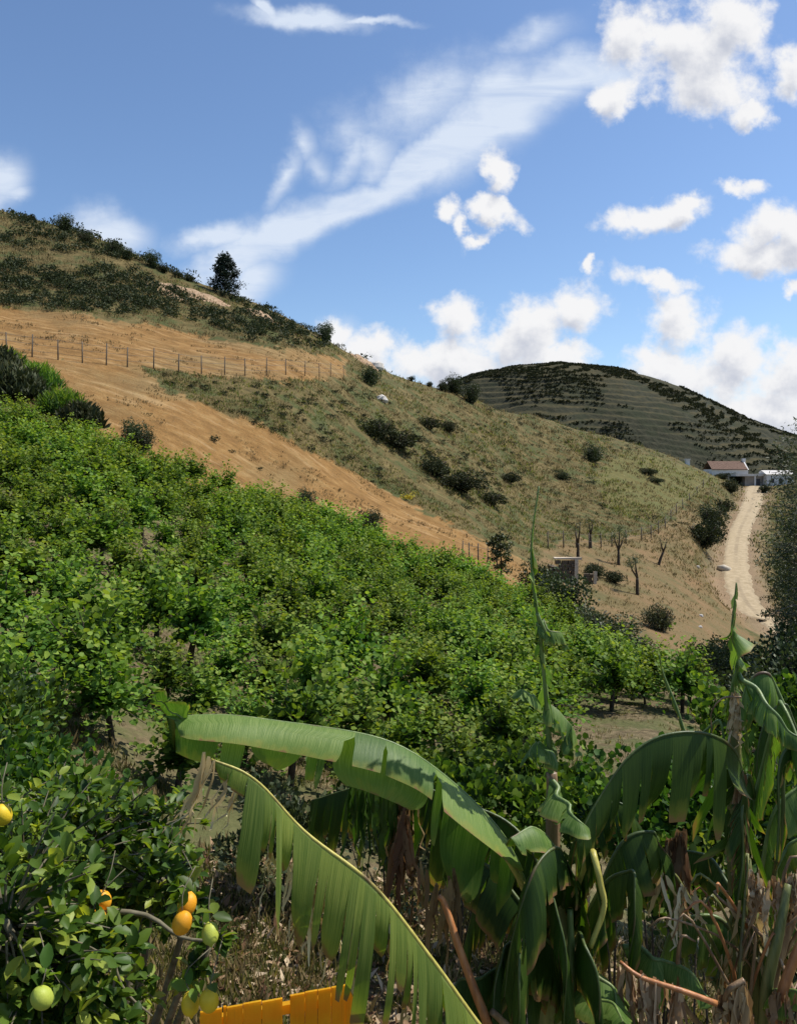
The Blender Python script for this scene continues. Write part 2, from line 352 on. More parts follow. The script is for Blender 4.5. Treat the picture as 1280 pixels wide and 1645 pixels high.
M['pseudostem'] = stem_mat('banana_pseudostem', (.06,.08,.02), (.16,.17,.05), (.26,.22,.08))
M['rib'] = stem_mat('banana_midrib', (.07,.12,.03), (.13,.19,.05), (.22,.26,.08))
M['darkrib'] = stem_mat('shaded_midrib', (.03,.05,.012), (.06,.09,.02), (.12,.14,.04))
M['yrib'] = stem_mat('yellow_midrib', (.30,.26,.05), (.48,.42,.10), (.55,.46,.13))
M['redrib'] = stem_mat('dry_orange_petiole', (.22,.08,.03), (.42,.17,.06), (.5,.25,.10))
M['brownrib'] = stem_mat('dry_brown_petiole', (.10,.06,.03), (.24,.15,.08), (.38,.27,.15))

# ------------------------------------------------------------------ terrain shape
COLS = {
 -250: [(5,-3.8),(10,-3.2),(13,-2.6),(18,-1.4),(25,.6),(35,3.4),(42,6),(50,10),(58,14),(72,20),(90,30),(120,46),(150,50),(300,22),(420,-26)],
 0: [(5,-4.0),(10,-3.6),(13,-3.3),(18,-2.6),(25,-1.0),(35,1.0),(40,2.3),(44,4.4),(50,7.3),(58,10.0),(72,15.2),(90,24),(120,41.5),(128,41.8),(150,40),(300,18),(420,-26)],
 150: [(5,-4.2),(10,-4.0),(13,-3.9),(18,-3.3),(25,-2.2),(35,0.0),(40,1.0),(44,2.4),(50,5.4),(57,8.2),(75,15),(90,23),(112,35),(120,35),(150,32),(300,10),(420,-26)],
 300: [(5,-4.4),(10,-4.5),(13,-4.6),(18,-4.3),(25,-3.6),(35,-2.0),(43,-.6),(46,.9),(52,4.2),(58,6.6),(62,8.2),(78,13.5),(92,20.5),(109,27.9),(117,27.5),(150,20),(300,5),(420,-26)],
 450: [(5,-4.5),(10,-4.8),(13,-5.0),(18,-5.0),(25,-4.7),(35,-3.8),(46,-2.4),(49,-1.1),(56,2.6),(66,7.4),(72,9.2),(82,13.0),(95,18),(112,23.3),(120,22.8),(150,15),(300,0),(420,-26)],
 600: [(5,-4.6),(10,-5.0),(13,-5.3),(18,-5.6),(25,-5.6),(35,-5.2),(48,-4.7),(51,-3.4),(60,-1.4),(75,3.4),(90,8.6),(105,13.2),(122,17.9),(132,17.3),(160,10),(300,-5),(420,-26)],
 750: [(5,-4.7),(10,-5.1),(13,-5.5),(18,-6.0),(25,-6.4),(35,-6.6),(49,-7.0),(52,-5.9),(57,-4.9),(75,-2.6),(90,.5),(110,6),(140,14.4),(152,14),(180,8),(300,-10),(420,-26)],
 850: [(5,-4.8),(10,-5.2),(13,-5.6),(18,-6.3),(25,-7.0),(35,-7.5),(50,-8.4),(54,-7.9),(62,-7.6),(75,-6.9),(90,-4.5),(110,-1),(140,7.4),(165,13.0),(178,12.5),(220,2),(300,-10),(420,-26)],
 950: [(5,-4.9),(10,-5.3),(13,-5.8),(18,-6.5),(25,-7.4),(30,-7.9),(38,-8.6),(50,-9.8),(58,-9.8),(66,-9.6),(75,-8.9),(85,-7.6),(105,-4.5),(130,0),(165,7.0),(185,10.2),(200,9.5),(250,-4),(300,-14),(420,-26)],
 1050: [(5,-5.0),(13,-5.9),(18,-6.6),(22,-7.0),(28,-7.9),(38,-9.2),(50,-11),(60,-11.2),(72,-10.8),(80,-9.8),(90,-8.6),(105,-6.5),(130,-3.0),(160,2.2),(185,5.6),(200,5),(250,-6),(300,-14),(420,-26)],
 1130: [(5,-5.0),(13,-6.0),(18,-6.8),(28,-8.0),(38,-9.8),(50,-12),(62,-12.8),(75,-13),(90,-12),(105,-9.6),(125,-7.0),(160,-2.6),(195,.6),(220,0),(300,-8),(420,-26)],
 1200: [(5,-5.0),(13,-6.0),(18,-6.8),(28,-8.4),(38,-10.5),(50,-13),(65,-15),(80,-15.6),(95,-14.8),(110,-12.8),(130,-10),(160,-6.6),(195,-3.6),(215,-2.6),(240,-2.4),(300,-6),(420,-26)],
 1280: [(5,-5.0),(13,-6.0),(18,-6.8),(28,-8.6),(38,-11),(50,-13.6),(65,-15.8),(80,-16.3),(95,-15.4),(110,-13.4),(130,-10.4),(160,-6.6),(195,-3.3),(215,-2.4),(240,-2.2),(300,-6),(420,-26)],
 1500: [(5,-5.0),(13,-6.0),(18,-6.6),(28,-8.0),(38,-10),(50,-12),(65,-13),(80,-13),(95,-12),(110,-10),(130,-7.4),(160,-4),(195,-1),(240,0),(300,-4),(420,-26)],
 1900: [(5,-4.8),(13,-5.6),(28,-7),(50,-8.6),(80,-8),(110,-5),(160,2),(240,6),(300,2),(420,-26)],
}
LG = np.linspace(math.log(5), math.log(420), 420)
cpx = np.array(sorted(COLS)); tab = []
for c in cpx:
    y, z = np.array(COLS[int(c)]).T; tab.append(np.interp(LG, np.log(y), z))
tab = np.array(tab)
k = np.exp(-0.5*(np.arange(-9, 10)/3.0)**2); k /= k.sum()
tab = np.array([np.convolve(np.pad(r, 9, mode='edge'), k, 'valid') for r in tab])
PXF = np.arange(-250, 1901, 10); fine = np.zeros((len(PXF), len(LG)))
for i, p in enumerate(PXF):                                     # Catmull-Rom-like between columns (non-uniform knots, finite-difference tangents)
    j = min(max(np.searchsorted(cpx, p, 'right') - 1, 0), len(cpx) - 2)
    h = cpx[j+1]-cpx[j]; t = (p-cpx[j])/h
    def tg(a):
        if a == 0 or a == len(cpx)-1: return np.zeros(len(LG))
        return (tab[a+1]-tab[a-1])/(cpx[a+1]-cpx[a-1])
    fine[i] = (2*t**3-3*t**2+1)*tab[j]+(t**3-2*t**2+t)*h*tg(j)+(-2*t**3+3*t**2)*tab[j+1]+(t**3-t**2)*h*tg(j+1)
def base_z(px, Y):
    px = np.clip(px, -250, 1899.9); l = np.clip(np.log(np.maximum(Y, 5)), LG[0], LG[-1]-1e-6)
    a = (px+250)/10; i = np.clip(np.floor(a).astype(int), 0, len(PXF)-2); f = a-i
    b = (l-LG[0])/(LG[1]-LG[0]); j = np.clip(np.floor(b).astype(int), 0, len(LG)-2); g = b-j
    return fine[i,j]*(1-f)*(1-g)+fine[i+1,j]*f*(1-g)+fine[i,j+1]*(1-f)*g+fine[i+1,j+1]*f*g
ROAD = np.array([(1275,1024,3.6),(1238,999,3.6),(1216,988,3.8),(1196,965,3.8),(1184,935,4.0),(1181,897,4.0),(1185,862,4.0),(1194,840,4.2),(1204,818,4.6),(1210,798,5.0),(1212,785,5.2),(1222,777,5.0),(1250,772,5.0)], float)
def raw_ground(x, y):
    x = np.asarray(x, float); y = np.asarray(y, float); ye = np.maximum(y, 5.0)
    px = HX + F * x / ye
    z = base_z(px, ye)
    amp = np.clip(0.05 + 0.006*ye, .05, .9)
    z = z + amp*(fbm(x*.35+50, y*.35+50, 5, .55)-.5)*.9 + (fbm(x*.06+9, y*.06+9, 2)-.5)*np.clip((ye-8)/60, 0, 1)*1.2
    return z
def hit(px, py, zf=raw_ground, Y0=5.5, Y1=300):
    """first ground point seen through a photo pixel"""
    Y = np.exp(np.linspace(math.log(Y0), math.log(Y1), 1500)); x = (px-HX)/F*Y
    d = zf(x, Y) - (HY-py)/F*Y; i = np.argmax(d > 0)
    if d[i] <= 0: return None
    return (x[i], Y[i], float(zf(x[i], Y[i])))
rp = np.array([hit(a, b) for a, b, w in ROAD]); RW = ROAD[:, 2]*.84
rc = catmull(np.column_stack([rp[:, 0], rp[:, 1], rp[:, 2]]), 160); rwid = np.interp(np.linspace(0, 1, 160), np.linspace(0, 1, len(RW)), RW)
# smooth the road's height and flatten the ground beside it
kz = np.ones(15)/15; rc[:, 2] = np.convolve(np.pad(rc[:, 2], 7, mode='edge'), kz, 'valid')
def ground(x, y):
    x = np.asarray(x, float); y = np.asarray(y, float); z = raw_ground(x, y); shp = z.shape
    xf = x.ravel(); yf = y.ravel(); zf = z.ravel().copy()
    m = (yf > 68) & (yf < 235) & (xf > 20)
    if m.any():
        idx = np.where(m)[0]
        for c0 in range(0, len(idx), 20000):
            ii = idx[c0:c0+20000]
            d2 = (xf[ii, None]-rc[None, :, 0])**2+(yf[ii, None]-rc[None, :, 1])**2
            j = d2.argmin(1); d = np.sqrt(d2[np.arange(len(ii)), j])
            w = 1-np.clip((d-rwid[j]*.62)/3.5, 0, 1); w = w*w*(3-2*w)
            zf[ii] = zf[ii]*(1-w)+rc[j, 2]*w
    return zf.reshape(shp)
def gz(x, y): return float(ground(np.array([x]), np.array([y]))[0])
def at(px, py):
    h = None
    while h is None: h = hit(px, py, ground); py += 2
    return np.array(h)

def inside(px, py, poly):
    r = np.zeros(px.shape, bool); n = len(poly)
    for i in range(n):
        x0, y0 = poly[i]; x1, y1 = poly[(i+1) % n]
        c = ((y0 > py) != (y1 > py)) & (px < (x1-x0)*(py-y0)/((y1-y0) if y1 != y0 else 1e-9)+x0); r ^= c
    return r
FIELD_UP = [(-300,492),(0,498),(130,505),(250,522),(330,545),(430,560),(560,578),(556,606),(440,612),(300,600),(220,592),(100,582),(0,577),(-300,570)]
FIELD_LOW = [(40,578),(150,586),(222,592),(262,620),(330,652),(420,690),(520,738),(640,798),(780,868),(852,905),(870,945),(780,950),(700,940),(600,920),(450,860),(330,820),(230,790),(150,790),(60,680),(100,640)]
CLEAR = [(860,905),(900,868),(960,870),(1040,858),(1110,815),(1140,850),(1110,905),(1165,935),(1190,975),(1215,1050),(1100,1060),(1000,1010),(950,980),(880,950)]
LIME = [(1000,722),(1060,735),(1150,768),(1120,800),(1070,825),(1010,830),(960,800),(960,760)]

# ------------------------------------------------------------------ ground sheet
def build_ground():
    # distances are dense where the photograph shows them, and the fan opens from behind the camera
    Y = np.concatenate([np.linspace(-30, 3, 24), np.exp(np.linspace(math.log(3.3), math.log(420), 620))])
    t = np.linspace(-.78, 1.05, 640)
    YY, TT = np.meshgrid(Y, t, indexing='ij'); apex = np.where(YY < 6, 6 + (6-YY)*.9, YY)
    XX = TT*np.maximum(apex, 6.0) + 0.0
    ZZ = ground(XX, YY)
    ye = np.maximum(YY, 5); px = HX+F*XX/ye; py = HY-F*ZZ/ye
    wob = (fbm(XX*.25, YY*.25, 4)-.5)+(fbm(XX*1.3+5, YY*1.3, 3)-.5)*.7
    q = py+wob*26*np.clip(60/ye, .4, 1.3); p = px+(fbm(XX*.3+40, YY*.3+7, 3)-.5)*26
    org = (inside(p, q, FIELD_UP) & (YY > 44)) | (inside(p, q, FIELD_LOW) & (YY > 41))
    clr = inside(p, q, CLEAR) & (YY > 40); lime = inside(p, q, LIME)
    z1 = np.where(org, 1.0, 0.0); z2 = np.where(lime, 1.0, 0.0); z3 = np.where(clr, 1.0, 0.0)
    near = np.clip((44-YY)/6, 0, 1)
    d2 = np.full(YY.shape, 1e9)
    m = (YY > 66) & (YY < 235) & (XX > 18)
    X1 = XX[m]; Y1 = YY[m]; dm = np.empty(len(X1))
    for c0 in range(0, len(X1), 20000):
        dm[c0:c0+20000] = ((X1[c0:c0+20000, None]-rc[None, :, 0])**2+(Y1[c0:c0+20000, None]-rc[None, :, 1])**2).min(1)
    d2[m] = dm
    verge = np.clip(1-(np.sqrt(d2)-2.2)/2.5, 0, 1)
    n, k = YY.shape
    V = np.column_stack([XX.ravel(), YY.ravel(), ZZ.ravel()])
    i = np.arange(n-1)[:, None]*k+np.arange(k-1)[None, :]
    Q = np.stack([i, i+1, i+k+1, i+k], -1).reshape(-1, 4)
    mb = MB(); mb.add(V, Q, None, near.ravel(), verge.ravel())
    me = mb.mesh('hillside_ground', M['ground'])
    ca = me.attributes.new('zone', 'FLOAT_COLOR', 'POINT')
    ca.data.foreach_set('color', np.column_stack([z1.ravel(), z2.ravel(), z3.ravel(), np.ones(n*k)]).astype(np.float32).ravel())
    o = link('hillside_ground', me); tag(o, 'dry grassy hillside with orange stubble field and vineyard soil', kind='structure')
    return o
def ground_material():
    m, nt = newmat('hillside_soil'); zc = attr(nt, 'zone'); sp = nt.nodes.new('ShaderNodeSeparateColor'); nt.links.new(zc.outputs['Color'], sp.inputs[0])
    near = attr(nt, 'rnd').outputs['Fac']; verge = attr(nt, 'aux').outputs['Fac']
    pos = nt.nodes.new('ShaderNodeTexCoord').outputs['Object']
    n1 = nz(nt, .10, 5, .6, pos); n2 = nz(nt, .8, 6, .62, pos); n3 = nz(nt, 4.5, 6, .65, pos); n4 = nz(nt, .35, 6, .6, pos)
    dry = ramp(nt, n2, [(.25, (.055,.046,.019)), (.5, (.122,.094,.038)), (.75, (.205,.155,.068))])
    grn = ramp(nt, n3, [(.3, (.042,.050,.019)), (.7, (.100,.105,.038))])
    hill = mixrgb(nt, sstep(nt, mth(nt, 'ADD', n4, mth(nt, 'MULTIPLY', mth(nt, 'SUBTRACT', n2, .5), .5)), .45, .60), dry, grn)
    org = ramp(nt, n2, [(.2, (.13,.072,.026)), (.5, (.235,.130,.045)), (.8, (.325,.202,.080))])
    org = mixrgb(nt, mth(nt, 'MULTIPLY', sstep(nt, n3, .54, .68), .6), org, (.13,.095,.040))
    org = mixrgb(nt, mth(nt, 'MULTIPLY', sstep(nt, n1, .45, .62), .5), org, (.19,.145,.068))
    mp = nt.nodes.new('ShaderNodeMapping'); mp.inputs['Scale'].default_value = (.22, 1.3, .5); mp.inputs['Rotation'].default_value = (0, 0, R(12)); nt.links.new(pos, mp.inputs[0]); nf = nz(nt, 1.0, 5, .65, mp.outputs[0])
    org = mixrgb(nt, mth(nt, 'MULTIPLY', sstep(nt, nf, .48, .66), .5), org, (.14,.076,.026)); org = mixrgb(nt, mth(nt, 'MULTIPLY', sstep(nt, nf, .47, .34), .35), org, (.42,.29,.15))
    lime = mixrgb(nt, n2, (.085,.092,.030), (.165,.150,.052))
    clr = ramp(nt, n4, [(.3, (.20,.125,.062)), (.5, (.155,.112,.052)), (.7, (.105,.095,.040))])
    clr = mixrgb(nt, mth(nt, 'MULTIPLY', sstep(nt, n3, .5, .75), .35), clr, (.28,.20,.11))
    soil = ramp(nt, n3, [(.25, (.060,.045,.025)), (.5, (.135,.105,.058)), (.75, (.24,.185,.105))])
    soil = mixrgb(nt, mth(nt, 'MULTIPLY', sstep(nt, n2, .42, .6), .75), soil, (.085,.098,.034))
    c = mixrgb(nt, sp.outputs[0], hill, org); c = mixrgb(nt, mth(nt, 'MULTIPLY', sp.outputs[1], .6), c, lime); c = mixrgb(nt, sp.outputs[2], c, clr)
    c = mixrgb(nt, near, c, soil); c = mixrgb(nt, mth(nt, 'MULTIPLY', verge, .7), c, (.29,.20,.125))
    h = mth(nt, 'ADD', n2, mth(nt, 'MULTIPLY', n3, .45))
    surface(nt, c, .95, bump(nt, h, .28, .8), spec=.1); return m
M['ground'] = ground_material()
build_ground()

# valley floor to the horizon
def valley():
    m, nt = newmat('valley_soil'); c = ramp(nt, nz(nt, .02, 6), [(.3, (.06,.065,.03)), (.7, (.17,.14,.07))]); surface(nt, c, .95, spec=.1)
    mb = MB(); r = [0, 60, 200, 500, 1500, 4000, 8000]; n = 48; V = [(0, 0, -22)]
    for q in r[1:]:
        for a in range(n): V.append((q*math.cos(a*2*math.pi/n), q*math.sin(a*2*math.pi/n), -22 if q < 5000 else -60))
    tr = [(0, 1+a, 1+(a+1) % n) for a in range(n)]; qd = [(1+i*n+a, 1+(i+1)*n+a, 1+(i+1)*n+(a+1) % n, 1+i*n+(a+1) % n) for i in range(len(r)-2) for a in range(n)]
    mb.add(V, qd, tr); tag(mb.obj('valley_ground', m), 'flat valley land beyond the hills', kind='structure')
valley()

# far terraced hill
SKYL = np.array([(300,790),(500,720),(640,655),(720,621),(760,606),(830,592),(900,587),(1000,597),(1100,627),(1200,674),(1260,696),(1400,735),(1600,775),(1900,790)], float)
def far_z(px, Y):
    top = (HY-np.interp(px, SKYL[:, 0], SKYL[:, 1]))/F*560.0
    t = np.clip((Y-300)/260, 0, 1); s = np.where(Y <= 560, np.sin(t*math.pi/2)**1.15, np.cos(np.clip((Y-560)/420, 0, 1)*math.pi/2)**1.5)
    z = -24+(top+24)*s
    x = (px-HX)/F*Y
    z = z+(fbm(x*.02, Y*.02, 4)-.5)*9*np.clip((560-Y)/150, 0, 1)
    zz = z+(fbm(x*.012+5, Y*.012+5, 4)-.5)*24
    st = 4.2; f = (zz/st)%1; step = np.clip((f-.62)/.38, 0, 1)*st - f*st
    am = np.clip(fbm(x*.011+70, Y*.011+30, 3)*3.2-.7, 0.55, 1)*np.clip((555-Y)/80, 0, 1)
    return z+step*am*.85
def far_hill():
    m, nt = newmat('cloud_shaded_far_soil'); geo = nt.nodes.new('ShaderNodeNewGeometry'); sp = nt.nodes.new('ShaderNodeSeparateXYZ'); nt.links.new(geo.outputs['True Normal'], sp.inputs[0])
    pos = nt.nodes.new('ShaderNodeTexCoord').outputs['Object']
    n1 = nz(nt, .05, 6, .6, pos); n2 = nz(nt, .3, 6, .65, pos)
    flat = ramp(nt, n2, [(.3, (.032,.034,.016)), (.55, (.062,.053,.025)), (.8, (.105,.085,.040))]); bank = ramp(nt, n2, [(.3, (.022,.026,.016)), (.7, (.055,.052,.032))])  # soil tones lowered so the colour itself carries the cloud shade
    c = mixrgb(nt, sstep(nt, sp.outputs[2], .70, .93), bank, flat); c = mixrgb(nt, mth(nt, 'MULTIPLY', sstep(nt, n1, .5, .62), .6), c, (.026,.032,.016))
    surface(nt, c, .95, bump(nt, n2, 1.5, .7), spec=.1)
    px = np.linspace(300, 1900, 520); Y = np.concatenate([np.linspace(300, 565, 330), np.linspace(572, 980, 40)])
    YY, PX = np.meshgrid(Y, px, indexing='ij'); Z = far_z(PX, YY); n, k = YY.shape
    i = np.arange(n-1)[:, None]*k+np.arange(k-1)[None, :]
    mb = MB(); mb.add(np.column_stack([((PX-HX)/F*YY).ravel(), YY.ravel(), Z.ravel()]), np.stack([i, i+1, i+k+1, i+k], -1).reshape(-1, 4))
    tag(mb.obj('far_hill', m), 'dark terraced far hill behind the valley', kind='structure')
    # low bushes that cover it: far too many to count
    N_ = 24000; a = rng.uniform(640, 1340, N_*3); b = 300+265*np.sqrt(rng.uniform(0, 1, N_*3)); zz_ = far_z(a, b)+(fbm((a-HX)/F*b*.012+5, b*.012+5, 4)-.5)*24; nn_ = fbm((a-HX)/F*b*.022+3, b*.022, 4); w = ((nn_ > .60) & (rng.uniform(0, 1, len(a)) < .6)) | ((((zz_/4.2) % 1) > .60) & (nn_ > .45+.1*np.sin(a*.02))) | ((b > 548) & (nn_ > .45))
    a = a[w][:N_]; b = b[w][:N_]; x = (a-HX)/F*b; z = far_z(a, b); s = rng.uniform(.45, 1.25, len(a))
    q = MB(); r = rng.uniform(0, 1, len(a))
    for kk in range(5):
        d = unit(len(a)); d[:, 2] = abs(d[:, 2])*.8+.2
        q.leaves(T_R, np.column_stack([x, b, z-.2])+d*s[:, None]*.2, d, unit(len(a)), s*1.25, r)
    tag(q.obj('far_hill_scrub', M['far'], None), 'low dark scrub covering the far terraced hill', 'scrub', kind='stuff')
far_hill()

# dirt road: a sheet a few centimetres above the graded ground, with worn wheel tracks in its colour
def road():
    m, nt = newmat('pale_dirt_road'); a = attr(nt, 'aux').outputs['Fac']; pos = nt.nodes.new('ShaderNodeTexCoord').outputs['Object']
    n = nz(nt, 1.5, 6, .6, pos); n2 = nz(nt, .35, 5, .6, pos)
    c = ramp(nt, n, [(.3, (.31,.24,.145)), (.7, (.44,.35,.225))]); tr = mth(nt, 'ABSOLUTE', mth(nt, 'SUBTRACT', mth(nt, 'ABSOLUTE', a), .45))
    c = mixrgb(nt, mth(nt, 'MULTIPLY', sstep(nt, tr, .22, .38), mth(nt, 'MULTIPLY', sstep(nt, n2, .35, .6), .45)), c, (.22,.17,.11))
    surface(nt, c, .95, bump(nt, n, .08), spec=.1)
    T = np.gradient(rc[:, :2], axis=0); T /= np.linalg.norm(T, axis=1)[:, None]; S = np.column_stack([T[:, 1], -T[:, 0]])
    K = 13; V = []; A = []
    for i in range(len(rc)):
        for j in range(K):
            v = -1+2*j/(K-1); e = 1+(.10*rng.uniform(-1, 1) if j in (0, K-1) else 0)
            x, y = rc[i, :2]+S[i]*v*e*rwid[i]/2; V.append((x, y, rc[i, 2]+.10-.12*abs(v)**6)); A.append(v)
    q = [(i*K+j, i*K+j+1, (i+1)*K+j+1, (i+1)*K+j) for i in range(len(rc)-1) for j in range(K-1)]
    mb = MB(); mb.add(V, q, None, .5, A); tag(mb.obj('dirt_road', m), 'pale dirt road climbing the valley to the white house', kind='structure')
    # pale turning spur on the left
    p = at(1152, 915); q_ = at(1172, 918); mb = MB(); mb.tube([p+[0, 0, .1], (p+q_)/2+[0, 0, .22], q_+[0, 0, .12]], [.3, .5, .35], 8, wob=.2)
    tag(mb.obj('stone_kerb', plain('pale_stone', (.45,.38,.28), (.6,.53,.42), 3)), 'pale stone edging where a track leaves the dirt road', 'kerb')
road()

# ------------------------------------------------------------------ grass and scrub, too many to count
def ground_pts(n, x0, x1, y0, y1, keep=None, ymin=5):
    """points spread evenly over a patch of the photo, on the ground that shows there"""
    px = rng.uniform(x0, x1, n); py = rng.uniform(y0, y1, n)
    Y = np.exp(np.linspace(math.log(ymin), math.log(240), 420)); out = []
    for c in range(0, n, 1500):
        a = px[c:c+1500, None]; b = py[c:c+1500, None]; X = (a-HX)/F*Y[None]
        d = raw_ground(X, np.broadcast_to(Y, X.shape))-(HY-b)/F*Y[None]; i = np.argmax(d > 0, 1); ok = d[np.arange(len(i)), i] > 0
        yy = Y[i]*rng.uniform(.995, 1.005, len(i)); xx = (a[:, 0]-HX)/F*yy; sel = ok
        if keep is not None: sel = ok & keep(a[:, 0], b[:, 0], xx, yy)
        out.append(np.column_stack([xx, yy])[sel])
    q = np.vstack(out); return np.column_stack([q, ground(q[:, 0], q[:, 1])])
def tufts(mb, pts, h, blades, rlo=0, rhi=1, tpl=T_N, spread=.35):
    n = len(pts); hh = np.broadcast_to(h, (n,)); r = rng.uniform(rlo, rhi, n)
    for b in range(blades):
        d = unit(n)*.55; d[:, 2] = 1
        mb.leaves(tpl, pts+rng.normal(0, 1, (n, 3))*(hh*spread)[:, None]*[1, 1, 0]+[0, 0, -.02], d, unit(n), hh*rng.uniform(.6, 1.2, n), np.clip(r+rng.uniform(-.2, .2, n), 0, 1))
def onroad(x, y):
    if len(x) == 0: return np.zeros(0, bool)
    return ((x[:, None]-rc[None, ::3, 0])**2+(y[:, None]-rc[None, ::3, 1])**2).min(1) < 7.0
T_B = (np.array([(0,0,0),(-.13,.4,.05),(0,1,0),(.13,.4,.05)], float), np.zeros((0,4), int), np.array([(0,2,1),(0,3,2)]))
def hill_grass():
    mb = MB()
    kp = lambda a, b, x, y: ~inside(a, b, FIELD_LOW) & ~inside(a, b, FIELD_UP) & (y > 43) & ~onroad(x, y) & (fbm(x*.3, y*.3, 3) > .36)
    p = ground_pts(60000, -20, 1290, 330, 1000, kp, 40); p = p[~((p[:, 1] < 85) & (p[:, 0] > 12) & (rng.uniform(0, 1, len(p)) < .6))]; tufts(mb, p, np.clip(p[:, 1]*.0042, .2, .6), 4, 0, 1, T_B, .6)
    tag(mb.obj('dry_hill_grass', M['drygrass']), 'pale dry tussock grass covering the hillside', 'grass', kind='stuff')
    mb = MB(); kp2 = lambda a, b, x, y: ~inside(a, b, FIELD_LOW) & ~inside(a, b, FIELD_UP) & (y > 43) & ~onroad(x, y) & (fbm(x*.12+30, y*.12, 4) > .5) & ~inside(a, b, CLEAR)
    p = ground_pts(42000, -20, 1290, 330, 900, kp2, 40); tufts(mb, p, np.clip(p[:, 1]*.0042, .2, .6), 4, 0, .8, T_B, .6)
    tag(mb.obj('green_hill_grass', M['grass']), 'green grass patches on the hillside', 'grass', kind='stuff')
    mb = MB(); kp3 = lambda a, b, x, y: (inside(a, b, FIELD_LOW) | inside(a, b, FIELD_UP)) & (fbm(x*.5, y*.5, 3) > .56)
    p = ground_pts(20000, -20, 880, 490, 950, kp3, 41); tufts(mb, p, np.clip(p[:, 1]*.0036, .12, .26), 4, 0, 1, T_B, .6)
    tag(mb.obj('field_stubble', M['drygrass']), 'short dry stubble and weeds in the orange field', 'stubble', kind='stuff')
    mb = MB(); p = ground_pts(22000, -60, 1340, 950, 1800, lambda a, b, x, y: (fbm(x*.6, y*.6, 3) > .44), 4.5)
    tufts(mb, p, rng.uniform(.05, .16, len(p)), 5, 0, .9); p2 = p[rng.uniform(0, 1, len(p)) < .35]
    tag(mb.obj('vineyard_grass', M['grass']), 'low green grass and weeds on the vineyard ground', 'grass', kind='stuff')
    mb = MB(); tufts(mb, p2+rng.normal(0, .2, p2.shape)*[1, 1, 0], rng.uniform(.06, .2, len(p2)), 5); tag(mb.obj('vineyard_dry_grass', M['drygrass']), 'dry straw grass between the vines', 'grass', kind='stuff')
hill_grass()

def clump_bush(mb, cen, rad, n, leaf, tpl, lobes=7, up=.25):
    """leafy mass of several uneven lobes"""
    cen = np.asarray(cen, float); rad = np.asarray(rad, float)
    L = unit(lobes)*rng.uniform(.2, 1.0, (lobes, 1)); L[:, 2] = np.abs(L[:, 2])*.9-.2; lr = rng.uniform(.2, .52, lobes)
    j = rng.integers(0, lobes, n); d = unit(n); rr = rng.uniform(.55, 1.08, n)**.6
    p = (L[j]+d*(lr[j]*rr)[:, None]*(1+.25*np.sin(d[:, :1]*7+j[:, None])))*rad+cen
    nd = d*.8+unit(n)*.7; nd[:, 2] += up
    mb.leaves(tpl, p, nd, unit(n)+d, leaf*rng.uniform(.7, 1.3, n), np.clip(.35+.35*rng.normal(size=n)*.6+.25*(rng.uniform(0, 1, lobes)[j]-.5), 0, 1))
def shrub_proto(name, mat, leafsz, n, tpl=T_R, h=1.0, lobes=8):
    root = thing(name, '', 'shrub'); mb = MB(); clump_bush(mb, (0, 0, h*.36), (.60, .60, h*.56), int(n*.8), leafsz, tpl, lobes); clump_bush(mb, (0, 0, h*.12), (.5, .5, h*.3), int(n*.35), leafsz, tpl, 6)
    mb.obj('foliage', mat, root); st = MB()
    for i in range(4):
        a = rng.uniform(0, 6.28); st.tube([(0, 0, -.15), (.12*math.cos(a), .12*math.sin(a), .2*h), (.35*math.cos(a), .35*math.sin(a), .6*h)], [.04, .03, .012], 5)
    st.obj('stem', M['bark'], root); return root
SP = [shrub_proto('shrub', M['shrub'], .06, 3600, lobes=11), shrub_proto('shrub', M['shrub'], .06, 3600, lobes=8), shrub_proto('shrub', M['dark'], .055, 5200, h=1.1, lobes=14), shrub_proto('shrub', M['grey'], .075, 3200, T_W, lobes=12)]
used = [False]*4
def shrub(k, px, py, size, label, group=None, cat='shrub', tall=1.0, pos=None, name=None):
    p = np.array(pos) if pos is not None else at(px, py)
    rz = rng.uniform(0, 6.28); sc = (size, size, size*tall)
    if not used[k]:
        r = SP[k]; used[k] = True; r.location = p; r.rotation_euler.z = rz; r.scale = sc
    else: r = dup(SP[k], p, rz, sc)
    r['label'] = label; r['category'] = cat
    if group: r['group'] = group
    elif 'group' in r: del r['group']
    if name: r.name = name
    return r
